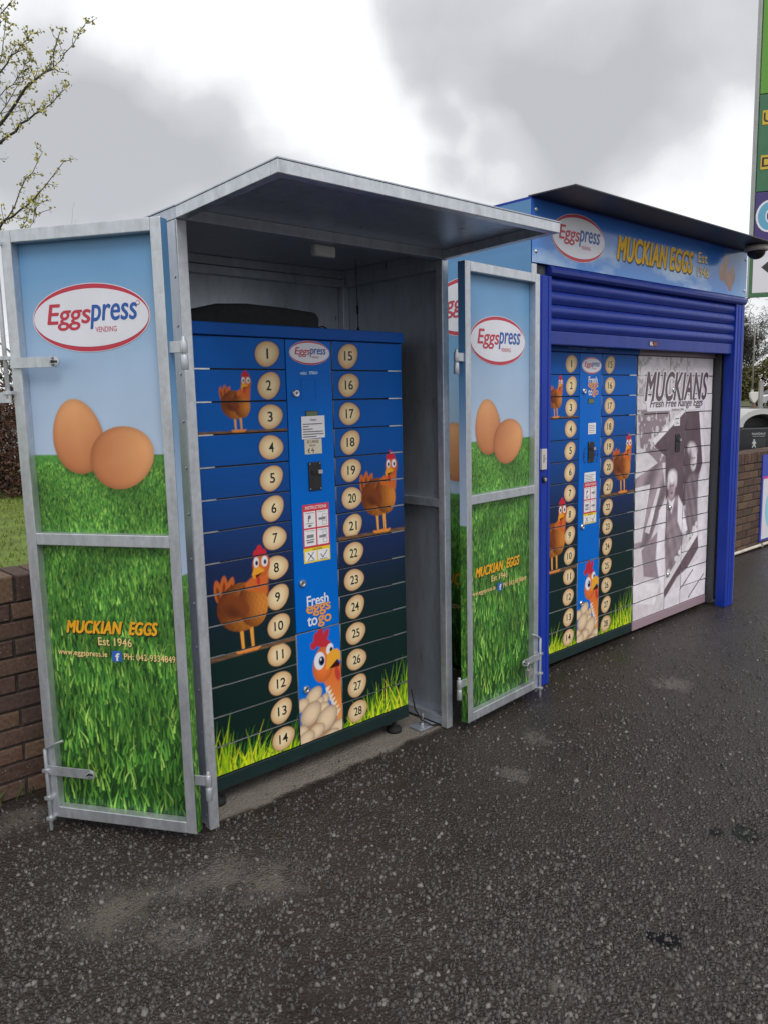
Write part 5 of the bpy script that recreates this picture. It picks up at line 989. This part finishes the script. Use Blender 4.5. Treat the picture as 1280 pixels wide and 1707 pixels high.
m = MB(); ang = math.atan2(hd[1], hd[0]); pr = [(-.06, .38), (.06, .38), (.27, .72), (.29, .95), (.24, 1.08), (-.24, 1.08), (-.29, .95), (-.27, .72)]; n = len(pr); vs = [(x, y, z) for y in (-.11, .11) for x, z in pr]; m.add(vs, [tuple(range(n)), tuple(range(2 * n - 1, n - 1, -1))] + [(i, i + n, (i + 1) % n + n, (i + 1) % n) for i in range(n)]); m.build('shell', mat('bollard_white', (.62, .61, .57), .4), tb, .03, rz=ang)
q = slope_pt(1266, 687); q[2] += .03; ps = empty('marker_post', tuple(q), 0, 'plain grey square post beside the traffic bollard', 'post'); m = MB(); m.box(-.11, .11, -.11, .11, -.1, 1.78); m.build('shaft', mat('post_grey', (.3, .29, .27), .7, 0, 5, .15), ps, .02, rz=ang); MB().box(-.125, .125, -.125, .125, 1.785, 1.83).build('cap', mat('post_grey', (.3, .29, .27)), ps, .01, rz=ang)
# hatchback waiting on the road
q = slope_pt(1266, 680); q = q + hd * 1.9 + dn * .6; q[2] = SLOPE * (q[0] - 10) + .01
CR = empty('hatchback_car', tuple(q), ang, 'silver hatchback waiting on the road beyond the wall', 'car')
prof = [(-1.95, .28), (-2.0, .55), (-1.9, .80), (-1.15, .93), (-.55, 1.36), (-.1, 1.46), (.9, 1.45), (1.5, 1.25), (1.85, .95), (1.98, .6), (1.93, .28)]
m = MB(); n = len(prof); ys = ((-.84, 1.), (.84, 1.)); wz = lambda z: .84 - max(0, z - .9) * .35
vs = [(x, -wz(z), z) for x, z in prof] + [(x, wz(z), z) for x, z in prof]; m.add(vs, [tuple(range(n)), tuple(range(2 * n - 1, n - 1, -1))] + [(i, i + n, (i + 1) % n + n, (i + 1) % n) for i in range(n)]); m.build('body', mat('car_silver', (.42, .43, .44), .3, .4, coat=.5), CR, .05)
GL = mat('car_glass', (.01, .012, .014), .08)
for s_ in (-1, 1):
    m = MB(); pts = [(-.95, .96), (-.48, 1.34), (-.08, 1.41), (.38, 1.41), (.38, .95)]; p2 = [(.45, .95), (.45, 1.41), (.88, 1.40), (1.38, 1.22), (1.5, .98)]
    for pp in (pts, p2):
        vs = [(x, s_ * (wz(z) + .008), z) for x, z in pp]; m.add(vs, [tuple(range(5)) if s_ > 0 else tuple(range(4, -1, -1))])
    m.build('side_window', GL, CR)
for (xa, za), (xb, zb), nm in (((-1.17, .96), (-.57, 1.36), 'windscreen'), ((1.53, 1.26), (1.85, .98), 'rear_window')):
    dx = -.02 if nm == 'windscreen' else .02; MB().add([(xa + dx, -wz(za) + .1, za + .01), (xb + dx, -wz(zb) + .1, zb + .01), (xb + dx, wz(zb) - .1, zb + .01), (xa + dx, wz(za) - .1, za + .01)], [(0, 1, 2, 3)]).build(nm, GL, CR)
for x in (-1.25, 1.25):
    for s_ in (-1, 1):
        wh = MB(); wh.tube([(x, s_ * .70, .31), (x, s_ * .86, .31)], .31, 20); wl = wh.build('wheel', RUBBER, CR); rm = MB(); rm.tube([(x, s_ * .70, .31), (x, s_ * .868, .31)], .20, 16); rm.build('rim', STEEL, wl)
for s_ in (-1, 1):
    MB().box(-2.0, -1.86, s_ * .62 - .16, s_ * .62 + .16, .62, .76).build('headlight', mat('lens', (.6, .6, .62), .1), CR, .03); MB().box(1.86, 1.99, s_ * .66 - .12, s_ * .66 + .12, .72, .95).build('tail_light', mat('red_lens', (.25, .01, .01), .2), CR, .03)
MB().box(-2.03, -1.92, -.75, .75, .30, .50).build('front_bumper', BLACK, CR, .03)
# hedge and bare trees
HG = leaf_mat('hedge_leaf', [(.035, .035, .012), (.10, .095, .028), (.16, .14, .04), (.07, .07, .02)]); hq = slope_pt(1245, 669)
hq[2] = SLOPE * (hq[0] - 10)
for i, (a_, hh) in enumerate(((-9, 4.2), (-2.2, 3.9), (4.5, 4.3), (11.5, 3.8))): shrub('hedge_shrub', hq + hd * a_ + dn * (1.5 + .4 * i), 8.2, 3.2, hh, 6000, .20, HG, 40 + i, 'yellow-green shrub in the hedge across the road')['group'] = 'hedge shrubs across the road'
DH_ = leaf_mat('dark_hedge_leaf', [(.018, .016, .012), (.05, .045, .03), (.07, .055, .035)])
for i, (a_, h_) in enumerate(((-7.5, 10.5), (-1.5, 11.5), (3.5, 10.), (8.5, 12.), (15, 11.), (-14, 11.))): bare_tree(hq + hd * a_ + dn * (5 + 2.2 * (i % 3)), h_, 60 + i, 'bare tree with dense twigs behind the hedge across the road', 5, BARK, 'bare trees across the road', DH_)

# ================================================================== litter bin behind the wall
bq = at_y(1256, 735, 1.45); BN = empty('litter_bin', (bq[0] + .05, 1.55, .002), -math.radians(36), 'dark litter bin with a pale arched hood standing behind the brick wall', 'bin')
BD = mat('bin_dark', (.018, .020, .024), .4, 0, 6, .15)
m = MB(); m.box(-.31, .31, -.28, .28, .02, 1.20); m.build('body', BD, BN, .02)
m = MB(); n = 14; arc = [(.31 * math.cos(t), 1.205 + .21 * math.sin(t)) for t in np.linspace(0, math.pi, n)]
ina = [(.235 * math.cos(t), 1.205 + .150 * math.sin(t)) for t in np.linspace(0, math.pi, n)]
vs = [(x, y, z) for y in (-.29, .29) for x, z in arc] + [(x, y, z) for y in (-.29, .29) for x, z in ina]
fs = [(i + 1, i, n + i, n + i + 1) for i in range(n - 1)] + [(2 * n + i, 2 * n + i + 1, 3 * n + i + 1, 3 * n + i) for i in range(n - 1)] + [(i, i + 1, 2 * n + i + 1, 2 * n + i) for i in range(n - 1)] + [(n + i + 1, n + i, 3 * n + i, 3 * n + i + 1) for i in range(n - 1)]
m.add(vs, fs, 0, False); m.build('hood', mat('bin_hood', (.50, .50, .49), .4), BN)
m = MB(); m.box(-.232, .232, -.10, .26, 1.202, 1.30); m.build('inner_bucket', mat('bin_inner', (.03, .03, .032), .5), BN)
m = MB(); put_text(m, 'DUNDALK', -.03, 1.125, .17, .024, -.2815, 0, 0, .006, 1.2); put_text(m, 'TOWN COUNCIL', -.03, 1.095, .155, .011, -.2815, 0); m.quad(-.12, .06, .945, 1.07, -.2812, 1)
m.disc(-.085, 1.050, .010, .011, -.2822, 0, 12); m.poly([(-.100, 1.036), (-.070, 1.036), (-.058, 1.008), (-.063, 1.005), (-.074, 1.020), (-.074, .998), (-.060, .966), (-.068, .962), (-.085, .990), (-.102, .962), (-.110, .966), (-.095, .998), (-.095, 1.020), (-.107, 1.005), (-.112, 1.008)], -.2822, 0)
m.build('lettering', [mat('bin_white', (.6, .6, .6), .5), mat('bin_plate', (.035, .036, .038), .5)], BN)

# ================================================================== fuel price totem
DT_ = 14.; tq = dep(1246, 497, DT_); ta = math.radians(-58)
TT = empty('fuel_totem', (tq[0], tq[1], 0), ta, 'tall green fuel price totem sign with purple and white panels', 'sign')
zb = tq[2]; GF = mat('totem_green', (.055, .16, .07), .45, 0, 2, .12); GG = mat('totem_grey', (.36, .38, .36), .5, .3, 3, .12)
H_ = 6.4; Wt = 2.6
m = MB(); m.box(0, .05, .0, .20, zb, zb + H_); m.box(.01, .045, .205, .25, zb + .1, zb + H_ - .1); m.box(Wt - .05, Wt, 0, .20, zb, zb + H_); m.build('frame', GG, TT, .01)
for x in (1.0, 2.2): MB().box(x, x + .2, .02, .18, 0, zb + .06).build('leg', GG, TT, .01)
MB().box(.0505, Wt - .0505, .03, .17, zb + .06, zb + H_ - .05).build('core', GG, TT)
m = MB(); m.box(.0, Wt, -.03, -.001, zb, zb + .075); m.box(.0, .05, -.03, -.001, zb + .0755, zb + .93); m.build('lower_trim', GF, TT, .008)
def panel(nm, z0, z1, m_): return MB().box(.055, Wt - .03, -.025, -.001, z0, z1).build(nm, m_, TT, .004)
panel('white_panel', zb + .08, zb + .95, mat('totem_white', P(186, 184, 190), .4)); panel('purple_panel', zb + .965, zb + 1.80, mat('totem_purple', (.055, .035, .17), .4)); panel('price_panel', zb + 1.815, zb + 3.42, mat('totem_dark_green', (.045, .16, .08), .4, 0, 2, .1)); panel('top_panel', zb + 3.435, zb + H_ - .02, mat('totem_bright_green', (.11, .32, .03), .4))
for z, s_, wd in ((zb + 2.92, 'Unleaded', .76), (zb + 2.18, 'Diesel', .60)):
    m = MB(); m.box(.105, .105 + .80, -.032, -.026, z, z + .235, 0); put_text(m, s_, .125 + wd / 2, z + .12, wd, .16, -.033, 1, 0, .02)
    m.build('price_plate', [mat('plate_yellow', (.62, .42, .03), .5), INK], TT)
m = MB(); C_ = [(.29 + .19 * math.cos(t), zb + 1.39 + .24 * math.sin(t)) for t in np.linspace(math.radians(45), math.radians(315), 18)]; Ci = [(.29 + .07 * math.cos(t), zb + 1.39 + .12 * math.sin(t)) for t in np.linspace(math.radians(315), math.radians(45), 18)]
Co = [(.29 + .225 * math.cos(t), zb + 1.39 + .275 * math.sin(t)) for t in np.linspace(math.radians(40), math.radians(320), 18)]; Cj = [(.29 + .045 * math.cos(t), zb + 1.39 + .09 * math.sin(t)) for t in np.linspace(math.radians(320), math.radians(40), 18)]
for (O_, I_), y, mi in (((Co, Cj), -.0275, 1), ((C_, Ci), -.029, 0)):
    for i in range(17): m.poly([O_[i], O_[i + 1], I_[16 - i], I_[17 - i]][::-1], y, mi)
m.build('letter', [mat('totem_cyan', (.12, .38, .55), .4), WHITE], TT)
m = MB(); m.poly([(.19, zb + .52), (.42, zb + .32), (.42, zb + .42), (1.2, zb + .42), (1.2, zb + .62), (.42, zb + .62), (.42, zb + .72)], -.027, 0); m.build('arrow', mat('arrow_grey', (.03, .03, .035), .5), TT)
m = MB(); m.disc(1.15, zb + 5.05, .80, .80, -.0265, 0, 40); m.disc(1.15, zb + 5.05, .70, .70, -.028, 1, 40); m.build('roundel', [WHITE, mat('roundel_teal', (.03, .20, .20), .4)], TT)
